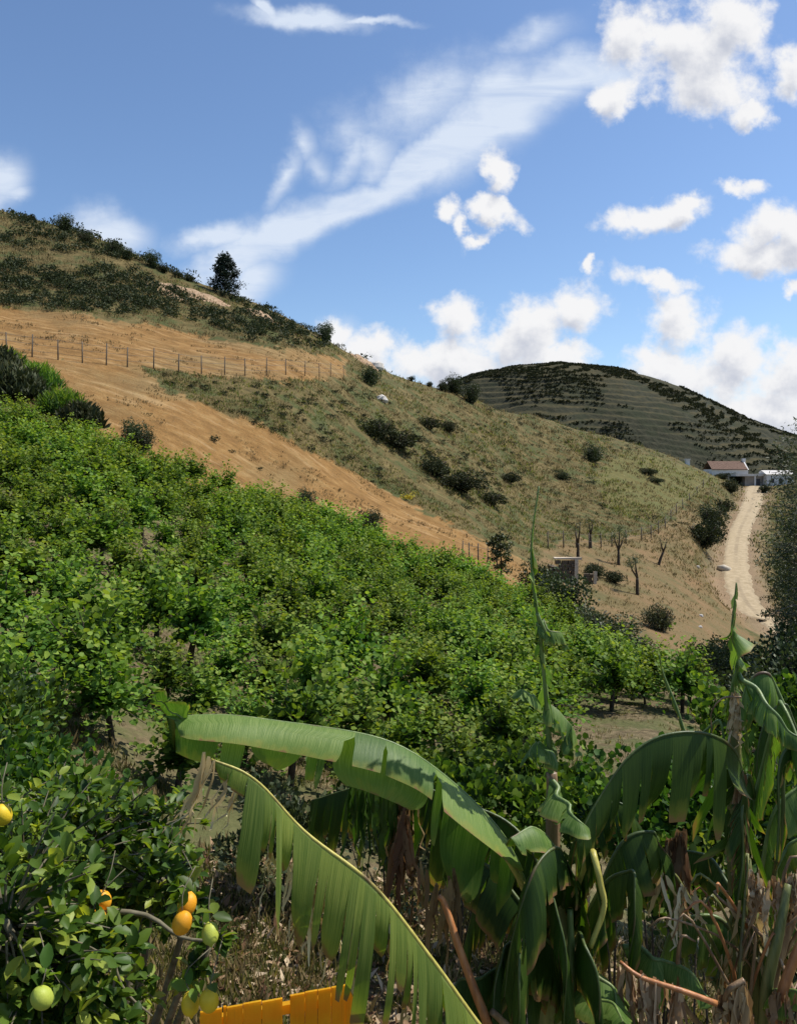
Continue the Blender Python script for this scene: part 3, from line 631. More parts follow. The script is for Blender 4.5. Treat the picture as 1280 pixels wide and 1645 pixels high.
# scrub mass on the upper-left ridge
def ridge_scrub():
    mb = MB()
    def kp(a, b, x, y):
        lim = np.interp(a, [0, 200, 330, 430, 560, 640, 800], [492, 505, 540, 552, 570, 600, 650])
        return (b < lim) & (y > 60) & ((fbm(x*.09, y*.09, 3) > np.where(a < 330, .33, .43)) | (y > 150))
    p = ground_pts(3400, -30, 760, 325, 660, kp, 60); p = p[:1500]
    for q in p:
        s = rng.uniform(.5, 1.25)*q[1]/100*1.25; clump_bush(mb, q+[0, 0, .2*s], (s, s, .5*s), 130, .21*s**.5, T_R, 6)
    tag(mb.obj('ridge_scrub', M['shrub']), 'dense dark scrub covering the upper ridge', 'scrub', kind='stuff')
    mb = MB()
    def kp2(a, b, x, y):
        band = np.interp(a, [300, 450, 560, 700, 900], [625, 665, 690, 760, 850]); up = np.interp(a, [220, 450, 560, 700, 850, 1100], [596, 618, 612, 640, 670, 745])
        return (b > up) & (y > 50) & ((b < band) | (fbm(x*.1+8, y*.1, 3) > .56)) & ~inside(a, b, FIELD_LOW) & ~onroad(x, y) & ~inside(a, b, LIME)
    p = ground_pts(900, 220, 1140, 590, 860, kp2, 50)[:330]
    k2 = lambda a, b, x, y: (((a-640)/62)**2+((b-706-(a-640)*.25)/26)**2 < 1) | (((a-742)/66)**2+((b-772-(a-742)*.35)/34)**2 < 1)
    p = np.vstack([p, ground_pts(900, 560, 830, 660, 840, k2, 50)[:110]])
    for q in p:
        s = rng.uniform(.35, 1.0)*max(q[1], 60)/100; clump_bush(mb, q+[0, 0, .15*s], (s, s*.8, .4*s), 110, .15*s**.5, T_R, 6)
    tag(mb.obj('slope_scrub', M['shrub']), 'low olive green scrub scattered over the middle slope', 'scrub', kind='stuff')
ridge_scrub()

# ------------------------------------------------------------------ shrubs one can tell apart
ORD = ['first','second','third','fourth','fifth','sixth','seventh','eighth','ninth','tenth','eleventh','twelfth','last']
g = 'bushes along the ridge skyline'
for oi_, (px, py, s) in enumerate(((50,352,1.6),(105,366,2.4),(138,385,1.8),(186,402,2.2),(205,412,1.6),(245,424,2.2),(262,432,1.4),(285,440,1.3),(305,446,1.2),(470,523,1.2),(492,532,.9),(660,602,1.0),(690,612,1.2))):
    shrub(rng.integers(0, 3), px, py+6, s, 'dark bush on the ridge skyline, '+ORD[oi_]+' from the left' if oi_ < 12 else 'dark bush on the skyline nearest the far hill', g)
shrub(2, 523, 551, 2.3, 'small dark tree like bush alone on the ridge right of the pine', tall=1.25)
shrub(2, 595, 618, 2.4, 'dark bush beside the white stone high on the slope')
shrub(2, 728, 626, 3.2, 'dark bush where the slope meets the far hill')
shrub(2, 758, 648, 3.0, 'dark bush just below the crest at the far hill edge', tall=1.2)
shrub(0, 712, 600+12, 2.0, 'upper crest bush left of the far hill')
shrub(0, 640, 722, 4.2, 'wide dark bush in the hollow of the middle slope, upper one', tall=.55)
shrub(0, 608, 706, 3.2, 'olive bush left of the wide dark hollow bush', tall=.8)
shrub(0, 735, 790, 4.4, 'biggest dark bush in the middle of the slope', tall=.55)
shrub(0, 700, 765, 3.0, 'olive bush above left of the biggest slope bush', tall=.8)
shrub(0, 790, 812, 2.6, 'olive bush right of the biggest slope bush', tall=.7)
shrub(0, 690, 690, 2.6, 'brownish bush high on the dry slope', tall=.8)
shrub(0, 720, 694, 2.2, 'second brownish bush beside it on the high dry slope', tall=.8)
shrub(2, 952, 742, 3.6, 'lone round dark bush on the pale right slope', tall=.9)
shrub(1, 1040, 762, 3.0, 'low spreading bush near the green grass strip', tall=.55)
shrub(1, 1052, 776, 2.6, 'lower spreading bush under the one near the grass strip', tall=.5)
shrub(0, 905, 770, 2.2, 'brown bush on the pale slope left of the lone bush', tall=.7)
shrub(0, 818, 776, 2.6, 'dark brown bush left on the pale slope', tall=.7)
shrub(0, 1128, 880, 5.0, 'large dark bush left of the dirt road', tall=1.0)
shrub(2, 1142, 850, 4.6, 'dark bush behind the large roadside bush', tall=.9)
shrub(1, 1160, 822, 4.0, 'brownish bush on the bank above the road', tall=.8)
shrub(0, 1172, 790, 4.0, 'brown bush on the road bank below the house', tall=.9)
shrub(0, 1180, 775, 3.4, 'dark brown bush against the house wall', tall=.9)
shrub(0, 1226, 792, 2.6, 'small bush on the right edge of the road top')
shrub(1, 1160, 765, 3.6, 'wide low brown bush under the tiled roof', tall=.6)
shrub(3, 1060, 1012, 2.2, 'grey green bush at the foot of the brown clearing', tall=1.15)
shrub(0, 985, 935, 1.8, 'low bush behind the small olive tree', tall=.7); shrub(0, 955, 925, 2.0, 'low brown bush right of the stone ruin', tall=.7)
def cane(px, py, s, i):
    p = at(px, py); root = thing('cane_bush', 'green cane clump above the vineyard at the left, '+['nearest to the corner','beside the dry field','cut by the left edge','small one toward the orange field','smallest and rightmost','highest of the group'][i], 'bush', p, 'green cane clumps at the left field edge'); mb = MB(); n = 2600
    q = unit(n)*(rng.uniform(0, 1, n)**.4)[:, None]*[.55*s, .55*s, .42*s]; q[:, 2] = abs(q[:, 2])*1.3; d = unit(n)*.7+[0, 0, .9]
    mb.leaves(T_N if i % 2 else T_W, q, d, unit(n), rng.uniform(.25, .6, n), np.clip(.25+q[:, 2]/s*.9+rng.normal(0, .15, n), 0, 1)); mb.obj('foliage', M['vine' if i % 2 else 'shrub'], root)
    st = MB()
    for k_ in range(5): e = rng.uniform(-.3, .3, 2)*s; st.tube([(e[0]*.4, e[1]*.4, -.2), (e[0], e[1], .6*s)], [.03, .01], 5)
    st.obj('stem', M['bark'], root)
b = [(20,640,3.4),(60,628,2.8),(-20,610,3.8),(100,668,2.6),(130,690,2.4),(8,600,2.6)]
for i, (px, py, s) in enumerate(b):
    cane(px, py, s, i)
for i, (px, py, s) in enumerate([(215,712,1.5),(232,722,1.3),(492,812,1.2),(595,855,1.6)]):
    shrub(2, px, py+4, s, 'small dark bush on the vineyard edge by the orange field, '+ORD[i]+' from the left', 'small bushes on the vineyard edge')
fl = MB(); p = at(662, 806); fr = thing('yellow_broom', 'small yellow flowering broom bush on the slope', 'shrub', p); clump_bush(fl, [0, 0, .4], (.9, .8, .5), 260, .11, T_R, 5)
fl.obj('blossom', M['yellowflower'], fr)
# dark bushes between vineyard and clearing
for i, (px, Y, s, tl, lab) in enumerate([(900,46,3.2,.98,'tall dark green bush behind the vineyard, below the stone ruin'),(945,44,3.3,.74,'dark green bush right of the tall one behind the vineyard'),(985,42,2.9,.6,'dark green bush nearest the clearing behind the vines'),
        (862,50,2.3,1.25,'dark upright bush behind the vines beside the stone ruin'),(1010,37,2.2,.65,'lower dark bush at the right end of the dark bushes')]):
    x = (px-HX)/F*Y; shrub(2 if i != 1 else 3, 0, 0, s, lab, tall=tl, pos=(x, Y, gz(x, Y)-.2))
for i, (px, Y, s) in enumerate([(1110,33,1.8),(1140,36,2.0),(1175,34,2.0),(1218,33,1.8),(1250,31,2.8),(1290,29,3.4),(1222,38,2.0),(1165,40,2.0),(1240,22,2.4),(1285,19,2.4),(1190,25,1.8)]):
    x = (px-HX)/F*Y; shrub(2 if i % 3 else 3, 0, 0, s, 'dark bush in the thicket below the dirt road, '+['leftmost','left of the upright spear leaf','behind the spear leaf','right of the spear leaf','under the tall airy trees','cut by the right edge','nearest to the road end','farthest back on the left','low one behind the ragged banana','lowest by the right edge','small one by the vine row end'][i], 'bushes of the right hand thicket', pos=(x, Y, gz(x, Y)-.2), tall=1.0)

# ------------------------------------------------------------------ trees
def tree(name, label, cat, loc, H, crownw, mat, leafsz, tpl, nclump, nleaf, bark='bark', trunk_r=.16, base_h=.3, lean=(0, 0), group=None, droop=0.0, shape='round'):
    root = thing(name, label, cat, loc, group); tr = MB()
    top = np.array([lean[0], lean[1], H*.93]); pts = catmull([(0, 0, -.3), (lean[0]*.3+.05*H*rng.uniform(-1, 1)*.5, lean[1]*.3, H*.35), (lean[0]*.7, lean[1]*.7, H*.65), top], 14)
    tr.tube(pts, np.linspace(trunk_r, trunk_r*.12, 14), 9, wob=.08); fol = MB()
    for i in range(nclump):
        t = base_h+(1-base_h)*((i+.5)/nclump)**.9; o = pts[min(int(t*13), 13)]
        if shape == 'cone': w = crownw*(1.05-t)**.8*rng.uniform(.65, 1.15)
        elif shape == 'tall': w = crownw*math.sin(math.pi*min(max((t-base_h)/(1.06-base_h), .12), 1))**.55*rng.uniform(.5, 1.1)
        else: w = crownw*math.sqrt(max(1-((t-.62)/.5)**2, .05))*rng.uniform(.45, 1.1)
        a = i*2.4+rng.uniform(-.5, .5); e = o+np.array([math.cos(a)*w, math.sin(a)*w, H*.10*rng.uniform(.1, 1)-droop*w])
        m_ = (o*.5+e*.5)+[0, 0, .05*H]; m_ = o*.55+e*.45+np.array([0, 0, .03*H])
        tr.tube([o, m_, e], [trunk_r*.4*(1.1-t), trunk_r*.22*(1.1-t), .01], 5)
        n = nleaf; j = rng.uniform(.45, 1.05, n); q = o[None]*(1-j[:, None])+e[None]*j[:, None]
        cl = crownw*rng.uniform(.18, .34); p = q+unit(n)*(cl*rng.uniform(.2, 1, n)**.5)[:, None]*[1, 1, .75]
        d = unit(n); d[:, 2] -= droop*2; fol.leaves(tpl, p, d, unit(n)+[0, 0, .6], leafsz*rng.uniform(.7, 1.3, n), np.clip(rng.uniform(.15, .75)+rng.normal(0, .18, n), 0, 1))
    tr.obj('trunk', M[bark], root); fol.obj('crown', M[mat], root); return root
p = at(361, 474); tree('pine_tree', 'lone dark pine on the ridge skyline', 'tree', p, 5.5, 2.7, 'pine', .42, T_W, 46, 90, trunk_r=.16, base_h=.08, shape='cone')
x = (803-HX)/F*51; tree('broadleaf_tree', 'dark slim tree at the lower end of the orange field', 'tree', (x, 51, gz(x, 51)), 3.4, .9, 'dark', .17, T_R, 26, 60, base_h=.25, trunk_r=.09)
# tall airy trees on the right
for (px, Y, H, w, lab) in ((1296,40,12.6,2.0,'tall airy tree at the right edge beside the dirt road'),(1300,36,13.4,2.4,'tallest tree cut by the right edge of the view'),(1274,46,8.0,1.5,'shorter airy tree behind the tall one at the right edge'),(1296,31,8.2,1.9,'lower leafy tree in front of the tall right edge trees')):
    x = (px-HX)/F*Y; tree('airy_tree', lab, 'tree', (x, Y, gz(x, Y)), H, w, 'grey' if H > 9 else 'dark', .17, T_W, 90, 85, 'greybark', .17, .12, (rng.uniform(-.4, .2), 0), droop=.1, shape='tall')
# pruned olive trees on the clearing
def olive(px, py, H, lab, arms, crown, lean=0.0):
    p = at(px, py); root = thing('olive_tree', lab, 'tree', p, 'pruned olive trees on the clearing'); tr = MB(); fol = MB()
    top = np.array([lean*H*.5, 0, H*.45]); tr.tube(catmull([(0, 0, -.2), (lean*H*.2, 0, H*.2), top], 6), np.linspace(.17, .11, 6), 8, wob=.15)
    for (dx, dz) in arms:
        e = top+np.array([dx*H, rng.uniform(-.1, .1)*H, dz*H]); tr.tube([top, (top+e)/2+[dx*.1*H, 0, 0], e], [.10, .07, .03], 6, wob=.15)
        if crown:
            n = crown; q = e+unit(n)*rng.uniform(.1, .62, (n, 1))*[1, 1, .8]; fol.leaves(T_W, q, unit(n)+[0, 0, .4], unit(n), .22*rng.uniform(.6, 1.2, n), rng.uniform(.1, 1, n))
    tr.obj('trunk', M['bark'], root)
    if crown: fol.obj('crown', M['grey'], root)
olive(993, 908, 3.3, 'olive with a forked trunk and thin pale crown, middle of the clearing', [(-.14,.42),(.17,.40),(.05,.62)], 150)
olive(1057, 907, 3.0, 'leaning pruned olive stump right of the forked olive', [(.10,.38),(-.12,.50)], 25, .35)
olive(1023, 956, 3.2, 'small olive with crown to its left, in front on the clearing', [(-.22,.38),(-.05,.48)], 140)
olive(928, 897, 3.2, 'dark olive with cut branches behind the stone ruin', [(-.08,.4),(.05,.6)], 60)
olive(948, 880, 3.0, 'thin pale olive by the wire fence, right of the ruin', [(-.06,.4),(.08,.45)], 50)

# ------------------------------------------------------------------ fences
def fence(name, label, pts, h, r, wires, sub=1):
    root = thing(name, label, 'fence', pts[0]); o = np.array(pts[0])
    tops = []
    for q in pts:
        mb = MB(); q = np.array(q)-o; lx = rng.uniform(-.05, .05); mb.tube([q+[0, 0, -.3], q+[lx, 0, h*rng.uniform(.93, 1.07)]], [r, r*.85], 6, wob=.1); mb.obj('post', M['post'], root); tops.append(q+[lx*.5, 0, 0])
    for k in range(wires):
        mb = MB(); zz = h*(k+1)/(wires+.25)
        for a, b_ in zip(tops[:-1], tops[1:]): mb.tube([a+[0, 0, zz], (a+b_)/2+[0, 0, zz-.03], b_+[0, 0, zz]], .012, 4, cap=False)
        mb.obj('wire', M['wire'], root)
ups = [(-28,564),(11,568),(52,574),(94,579),(133,584),(171,587),(205,590),(247,593),(287,598),(324,601),(361,603),(394,604),(428,604),(459,603),(490,604),(513,605),(531,606),(552,608)]
fence('wire_fence', 'long post and wire fence crossing the upper dry field', [at(*q) for q in ups], 1.5, .05, 3)
rt = [(880,882),(905,880),(925,880),(946,882),(965,880),(982,878),(1005,874),(1030,869),(1045,864),(1057,858),(1068,850),(1077,838),(1086,826),(1096,817),(1107,807),(1119,796),(1129,784),(1138,774)]
fence('wire_fence', 'post and wire fence climbing the right slope above the clearing', [at(*q) for q in rt], 1.6, .07, 2)
fence('wire_fence', 'short fence at the lower tip of the orange field', [at(*q) for q in ((742,902),(754,906),(768,909),(783,912),(798,914))], 1.4, .05, 2)

# stone ruin, built stone by stone
def ruin():
    m = plain('shaded_rubble_stone', (.07,.055,.04), (.19,.15,.105), 3, .9, .05, 12); pale = plain('sunlit_lime_stone', (.42,.34,.25), (.55,.47,.37), 3, .9)  # dark face and pale trim put the wall's shade and sunlight into colour
    p = at(917, 938); root = thing('stone_ruin', 'small roofless stone ruin with a pale door jamb behind the bushes', 'ruin', p)
    me = []
    for k in range(3):
        b = MB(); b.box((-.5,-.5,-.5), (.5,.5,.5), jit=.09); me.append(b.mesh('stone', m, False))
    def wall(x0, y0, x1, y1, h, mats=None):
        L = math.hypot(x1-x0, y1-y0); n = int(L/.42); a = math.atan2(y1-y0, x1-x0)
        for r in range(int(h/.27)):
            for i in range(n):
                t = (i+.5+(.5 if r % 2 else 0))/n
                if t > 1: continue
                o = link('stone', me[rng.integers(0, 3)], root); o.location = (x0+(x1-x0)*t, y0+(y1-y0)*t, r*.27+.1); o.scale = (.41, .42*rng.uniform(.9, 1.1), .27); o.rotation_euler.z = a+rng.uniform(-.08, .08)
    wall(-1.3, 0, .2, 0, 1.9); wall(-1.3, 2.0, -1.3, .2, 1.6); wall(1.0, .2, 2.0, .1, 1.0)
    j = MB(); j.box((.22,-.3,-.1), (.50,.3,1.98), jit=.04); j.obj('door_jamb', pale, root, False)
    j = MB(); j.box((-1.4,-.32,1.96), (.8,.34,2.10), jit=.04); j.obj('lintel', pale, root, False)
    j = MB(); j.box((1.72,-.35,0), (1.98,-.08,1.0), jit=.03); j.obj('pillar', pale, root, False)
ruin()
def boulder(px, py, s, lab, mat):
    mb = MB(); mb.tube([(0, 0, -.2*s), (0, 0, .05*s), (0.05*s, 0, .35*s), (0, 0, .5*s)], [.45*s, .55*s, .4*s, .1*s], 9, wob=.18)
    o = mb.obj('boulder', mat, None, False); o.location = at(px, py); tag(o, lab, 'rock')
pst = plain('pale_rock', (.42,.38,.33), (.62,.58,.52), 2, .9)
boulder(605, 592, 2.0, 'white rock high on the slope near the crest', pst); boulder(612, 644, 1.4, 'pale rock below the dark slope bush', pst); boulder(1120, 912, .5, 'small pale rock near the road spur', pst)
boulder(1125, 990, .38, 'pale rock on the clearing edge left of the road', pst); boulder(1124, 1008, .3, 'smaller pale rock below it on the clearing edge', pst)
# earth scars on the ridge: bare banks
def scar(px, py, w, h, lab):
    p = at(px, py); mb = MB(); n = 14; V = []
    for i in range(n+1):
        for j in range(5):
            x = p[0]+(i/n-.5)*w; y = p[1]+j*.35*h-.3; z = gz(x, p[1]-.3)+(j/4)*h*(.5+.5*math.sin(i/n*math.pi))+rng.uniform(-.12, .12)-.1; V.append((x, y+rng.uniform(-.1, .1), z))
    mb.add(V, [(i*5+j, (i+1)*5+j, (i+1)*5+j+1, i*5+j+1) for i in range(n) for j in range(4)])
    tag(mb.obj('earth_bank', plain('bare_earth', (.26,.16,.095), (.46,.33,.21), 1.5, .95, .1, 4), None, False), lab, kind='structure')
scar(308, 478, 9, 1.6, 'bare earth bank below the ridge'); scar(255, 470, 6, 1.2, 'bare earth bank left'); scar(415, 510, 5, 1.3, 'sandy bank on crest'); scar(585, 585, 4, 1.2, 'brown bank on crest')

# ------------------------------------------------------------------ houses at the head of the road
def houses():
    ww = plain('white_wall', (.62,.59,.55), (.74,.71,.67), .8, .9); gw = plain('grey_wall', (.20,.17,.14), (.32,.28,.24), 1, .9)
    tl = plain('clay_tile', (.14,.085,.062), (.24,.155,.112), 2.5, .9, .05, 8); wd = plain('dark_window', (.03,.03,.035), (.06,.06,.07), 2, .3); cc = plain('concrete_slab', (.5,.47,.43), (.62,.59,.55), 1)
    s = 215/F
    o = P(1172, 775, 215); o[2] = gz(o[0], 215)
    h = thing('farm_house', 'low house with brown tiled roof and white gable at the road head', 'house', o)
    zt = (HY-754)/F*215-o[2]; X = lambda px: (px-1172)*s
    mb = MB(); mb.box((X(1143), 0, -1), (X(1201), 6, zt)); mb.obj('wall', ww, h, False)
    rl = MB(); n = 26
    for i in range(n):                                                        # ribbed tile roof
        a = X(1142)+(X(1200)-X(1142))*i/n; b_ = X(1142)+(X(1200)-X(1142))*(i+.8)/n
        rl.add([(a,-.4,zt-.1),(b_,-.4,zt-.1),(b_,3,zt+2.2),(a,3,zt+2.2),(a,-.4,zt+.05),(b_,-.4,zt+.05),(b_,3,zt+2.35),(a,3,zt+2.35)], [(0,3,2,1),(4,5,6,7),(0,1,5,4),(1,2,6,5),(2,3,7,6),(3,0,4,7)])
    rl.add([(X(1142),-.38,zt-.12),(X(1200),-.38,zt-.12),(X(1200),3,zt+2.18),(X(1142),3,zt+2.18),(X(1142),6.4,zt-.1),(X(1200),6.4,zt-.1)], [(0,1,2,3),(3,2,5,4)])
    rl.obj('roof', tl, h, False)
    g = MB(); g.add([(X(1200)+.01,-.1,zt-.1),(X(1200)+.01,6.1,zt-.1),(X(1200)+.01,3,zt+2.5),(X(1200)+.35,-.1,zt-.1),(X(1200)+.35,6.1,zt-.1),(X(1200)+.35,3,zt+2.5)], [(0,3,4,1),(1,4,5,2),(0,2,5,3)], [(0,1,2),(3,5,4)]); g.obj('gable', ww, h, False)
    c = MB(); c.box((X(1199), 2.6, zt+1.9), (X(1199)+.8, 3.4, zt+3.1)); c.obj('chimney', ww, h, False)
    for a in (1150, 1163, 1176):
        w = MB(); w.box((X(a), -.06, .8), (X(a)+.9, .02, 1.9)); w.obj('window', wd, h, False)
    o2 = P(1213, 778, 206); o2[2] = gz(o2[0], 206); f = thing('flat_roof_shed', 'flat roofed white annex with grey wall at the top of the dirt road', 'building', o2)
    zt = (HY-765)/F*206-o2[2]; s2 = 206/F
    mb = MB(); mb.box(((1196-1213)*s2, 0, -1), ((1224-1213)*s2, 5, zt)); mb.obj('wall', gw, f, False)
    mb = MB(); mb.box(((1180-1213)*s2, -.5, zt), ((1225-1213)*s2, 5.4, zt+.6)); mb.obj('roof', cc, f, False)
    mb = MB(); mb.box(((1210-1213)*s2, -.35, -.5), ((1212.5-1213)*s2, -.1, zt)); mb.obj('pillar', ww, f, False)
    mb = MB(); mb.box(((1214-1213)*s2, -.05, -.5), ((1220-1213)*s2, .02, 1.9)); mb.obj('door', wd, f, False)
    o3 = P(1252, 780, 204); o3[2] = gz(o3[0], 204); f = thing('white_house', 'bright white house half hidden by the tall right hand trees', 'house', o3)
    zt = (HY-762)/F*204-o3[2]; mb = MB(); mb.box((-3.4, 0, -1), (3.6, 5, zt)); mb.obj('wall', ww, f, False)
    rl = MB(); rl.add([(-3.8,-.4,zt),(4,-.4,zt),(4,2.5,zt+1.1),(-3.8,2.5,zt+1.1),(4,5.4,zt),(-3.8,5.4,zt)], [(0,1,2,3),(3,2,4,5)], [(1,4,2),(0,3,5)]); rl.obj('roof', cc, f, False)
    for a in (-2.4, -.2, 2.0):
        w = MB(); w.box((a, -.06, .7), (a+.9, .02, 1.8)); w.obj('window', wd, f, False)
    p = at(1103, 738); mb = MB(); mb.box((-.5,-.5,-.4), (.5,.5,1.1)); mb.box((-.62,-.62,1.1), (.62,.62,1.3)); o = mb.obj('white_marker', ww, None, False); o.location = p; tag(o, 'small white block standing on the slope left of the houses', 'marker')
houses()

# ------------------------------------------------------------------ vineyard
def vine_proto(k):
    root = thing('grapevine', 'leafy green grapevine in the rows of the sloping vineyard', 'grapevine', group='grapevines in the sloping vineyard')
    tr = MB(); h = rng.uniform(.5, .62); b = rng.uniform(-.1, .1, 2)
    tr.tube(catmull([(0,0,-.2),(b[0]*.5,b[1]*.5,h*.5),(b[0],b[1],h)], 6), np.linspace(.05, .035, 6), 7, wob=.2)
    fol = MB(); head = np.array([b[0], b[1], h]); ns = 58
    for i in range(ns):
        a = i*2.4+rng.uniform(-.4, .4); el = rng.uniform(-.2, 1.5); ln = rng.uniform(.5, 1.08)*(1.0 if el < .9 else 1.22)
        d = np.array([math.cos(a)*math.cos(el), math.sin(a)*math.cos(el), math.sin(el)]); t = np.linspace(0.12, 1, 20)[:, None]
        sag = np.array([0, 0, -1])*(t**2)*rng.uniform(.05, .5)*ln*(1 if el < .9 else .3)
        sp = head+d*t*ln+sag+rng.normal(0, .03, (20, 3)); sp[:, 2] = np.maximum(sp[:, 2], .15)
        if i % 4 == 0: tr.tube(sp[::5], [.012, .009, .007, .004], 4, cap=False)
        n = 20; side = unit(n); dd = side*.8+d*.4+[0, 0, .15]; nr = unit(n)*.55+[0.12, 0, 1.0]
        top = (sp[:, 2]-.3)/1.3
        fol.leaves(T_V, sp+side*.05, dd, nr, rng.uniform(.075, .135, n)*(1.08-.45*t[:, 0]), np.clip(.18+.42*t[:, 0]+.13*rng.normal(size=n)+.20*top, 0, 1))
    tr.obj('trunk', M['bark'], root); fol.obj('foliage', M['vine'], root); return root
def vineyard():
    protos = [vine_proto(k) for k in range(9)]; pu = [False]*9
    rd = np.array([.80, -.60]); pd = np.array([.60, .80]); spots = []
    fx = [-300,-100,0,150,300,450,600,750,830,870,905,950,1000,1060,1110,1135]; fy = [40,40.5,41,42,43,46,48,49,47,42,39,37,34,30,27,24]
    nx = [-300,0,250,400,700,840,880,930,1000,1060,1135]; ny = [8.2,8.2,8.8,10.5,10.5,12,17,21.5,23,23.5,22.5]
    for i in range(-60, 90):
        for j in range(-10, 45):
            p = np.array([-14., 24.])+rd*(i*1.18+rng.uniform(-.15, .15)+(j % 2)*.5)+pd*((j-14)*2.0+rng.uniform(-.12, .12)); x, y = p
            if y < 7.8: continue
            px = HX+F*x/y
            if px < -90 or px > 1135 or y > np.interp(px, fx, fy) or y < np.interp(px, nx, ny): continue
            if rng.uniform() < (.07 if y < 20 else .03): continue
            spots.append((y, x))
    spots.sort(); print('vines', len(spots))
    rest = []
    for i, (y, x) in enumerate(spots):
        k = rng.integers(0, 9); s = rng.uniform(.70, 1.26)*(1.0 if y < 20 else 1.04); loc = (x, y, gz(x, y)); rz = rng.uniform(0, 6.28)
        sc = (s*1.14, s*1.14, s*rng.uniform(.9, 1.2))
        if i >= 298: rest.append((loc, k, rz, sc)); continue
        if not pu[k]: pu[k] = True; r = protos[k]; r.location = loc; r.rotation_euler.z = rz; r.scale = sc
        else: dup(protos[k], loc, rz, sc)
    if rest:
        mb = MB()
        src = [[c for c in p.children if c.name.startswith('foliage')][0].data for p in protos]
        cache = []
        for me in src:
            V = np.empty(len(me.vertices)*3, np.float32); me.vertices.foreach_get('co', V); A = np.empty(len(me.vertices), np.float32); me.attributes['rnd'].data.foreach_get('value', A)
            cache.append((V.reshape(-1, 7, 3), A.reshape(-1, 7)))
        for loc, k, rz, sc in rest:
            V, A = cache[k]; V = V[::2]; A = A[::2]; cc = V.mean(1, keepdims=True); V = cc+(V-cc)*1.35; c, s_ = math.cos(rz), math.sin(rz)
            W = V*np.array(sc); W = np.stack([W[..., 0]*c-W[..., 1]*s_, W[..., 0]*s_+W[..., 1]*c, W[..., 2]], -1)+np.array(loc); n = len(W)
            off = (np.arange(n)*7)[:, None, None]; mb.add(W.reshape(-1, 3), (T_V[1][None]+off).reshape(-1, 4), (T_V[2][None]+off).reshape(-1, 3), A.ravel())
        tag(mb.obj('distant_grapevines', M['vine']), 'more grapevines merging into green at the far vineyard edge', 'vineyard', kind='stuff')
vineyard()
# leaning post and near vineyard post
mb = MB(); p = at(5, 1090); q = P(44, 990, p[1]-.3)-p; mb.tube([(0,0,-.3), q*.5, q], [.045, .04, .03], 7, wob=.1); o = mb.obj('vineyard_post', M['bark']); o.location = p; tag(o, 'leaning dark wooden stake among the vines at the left edge', 'post')

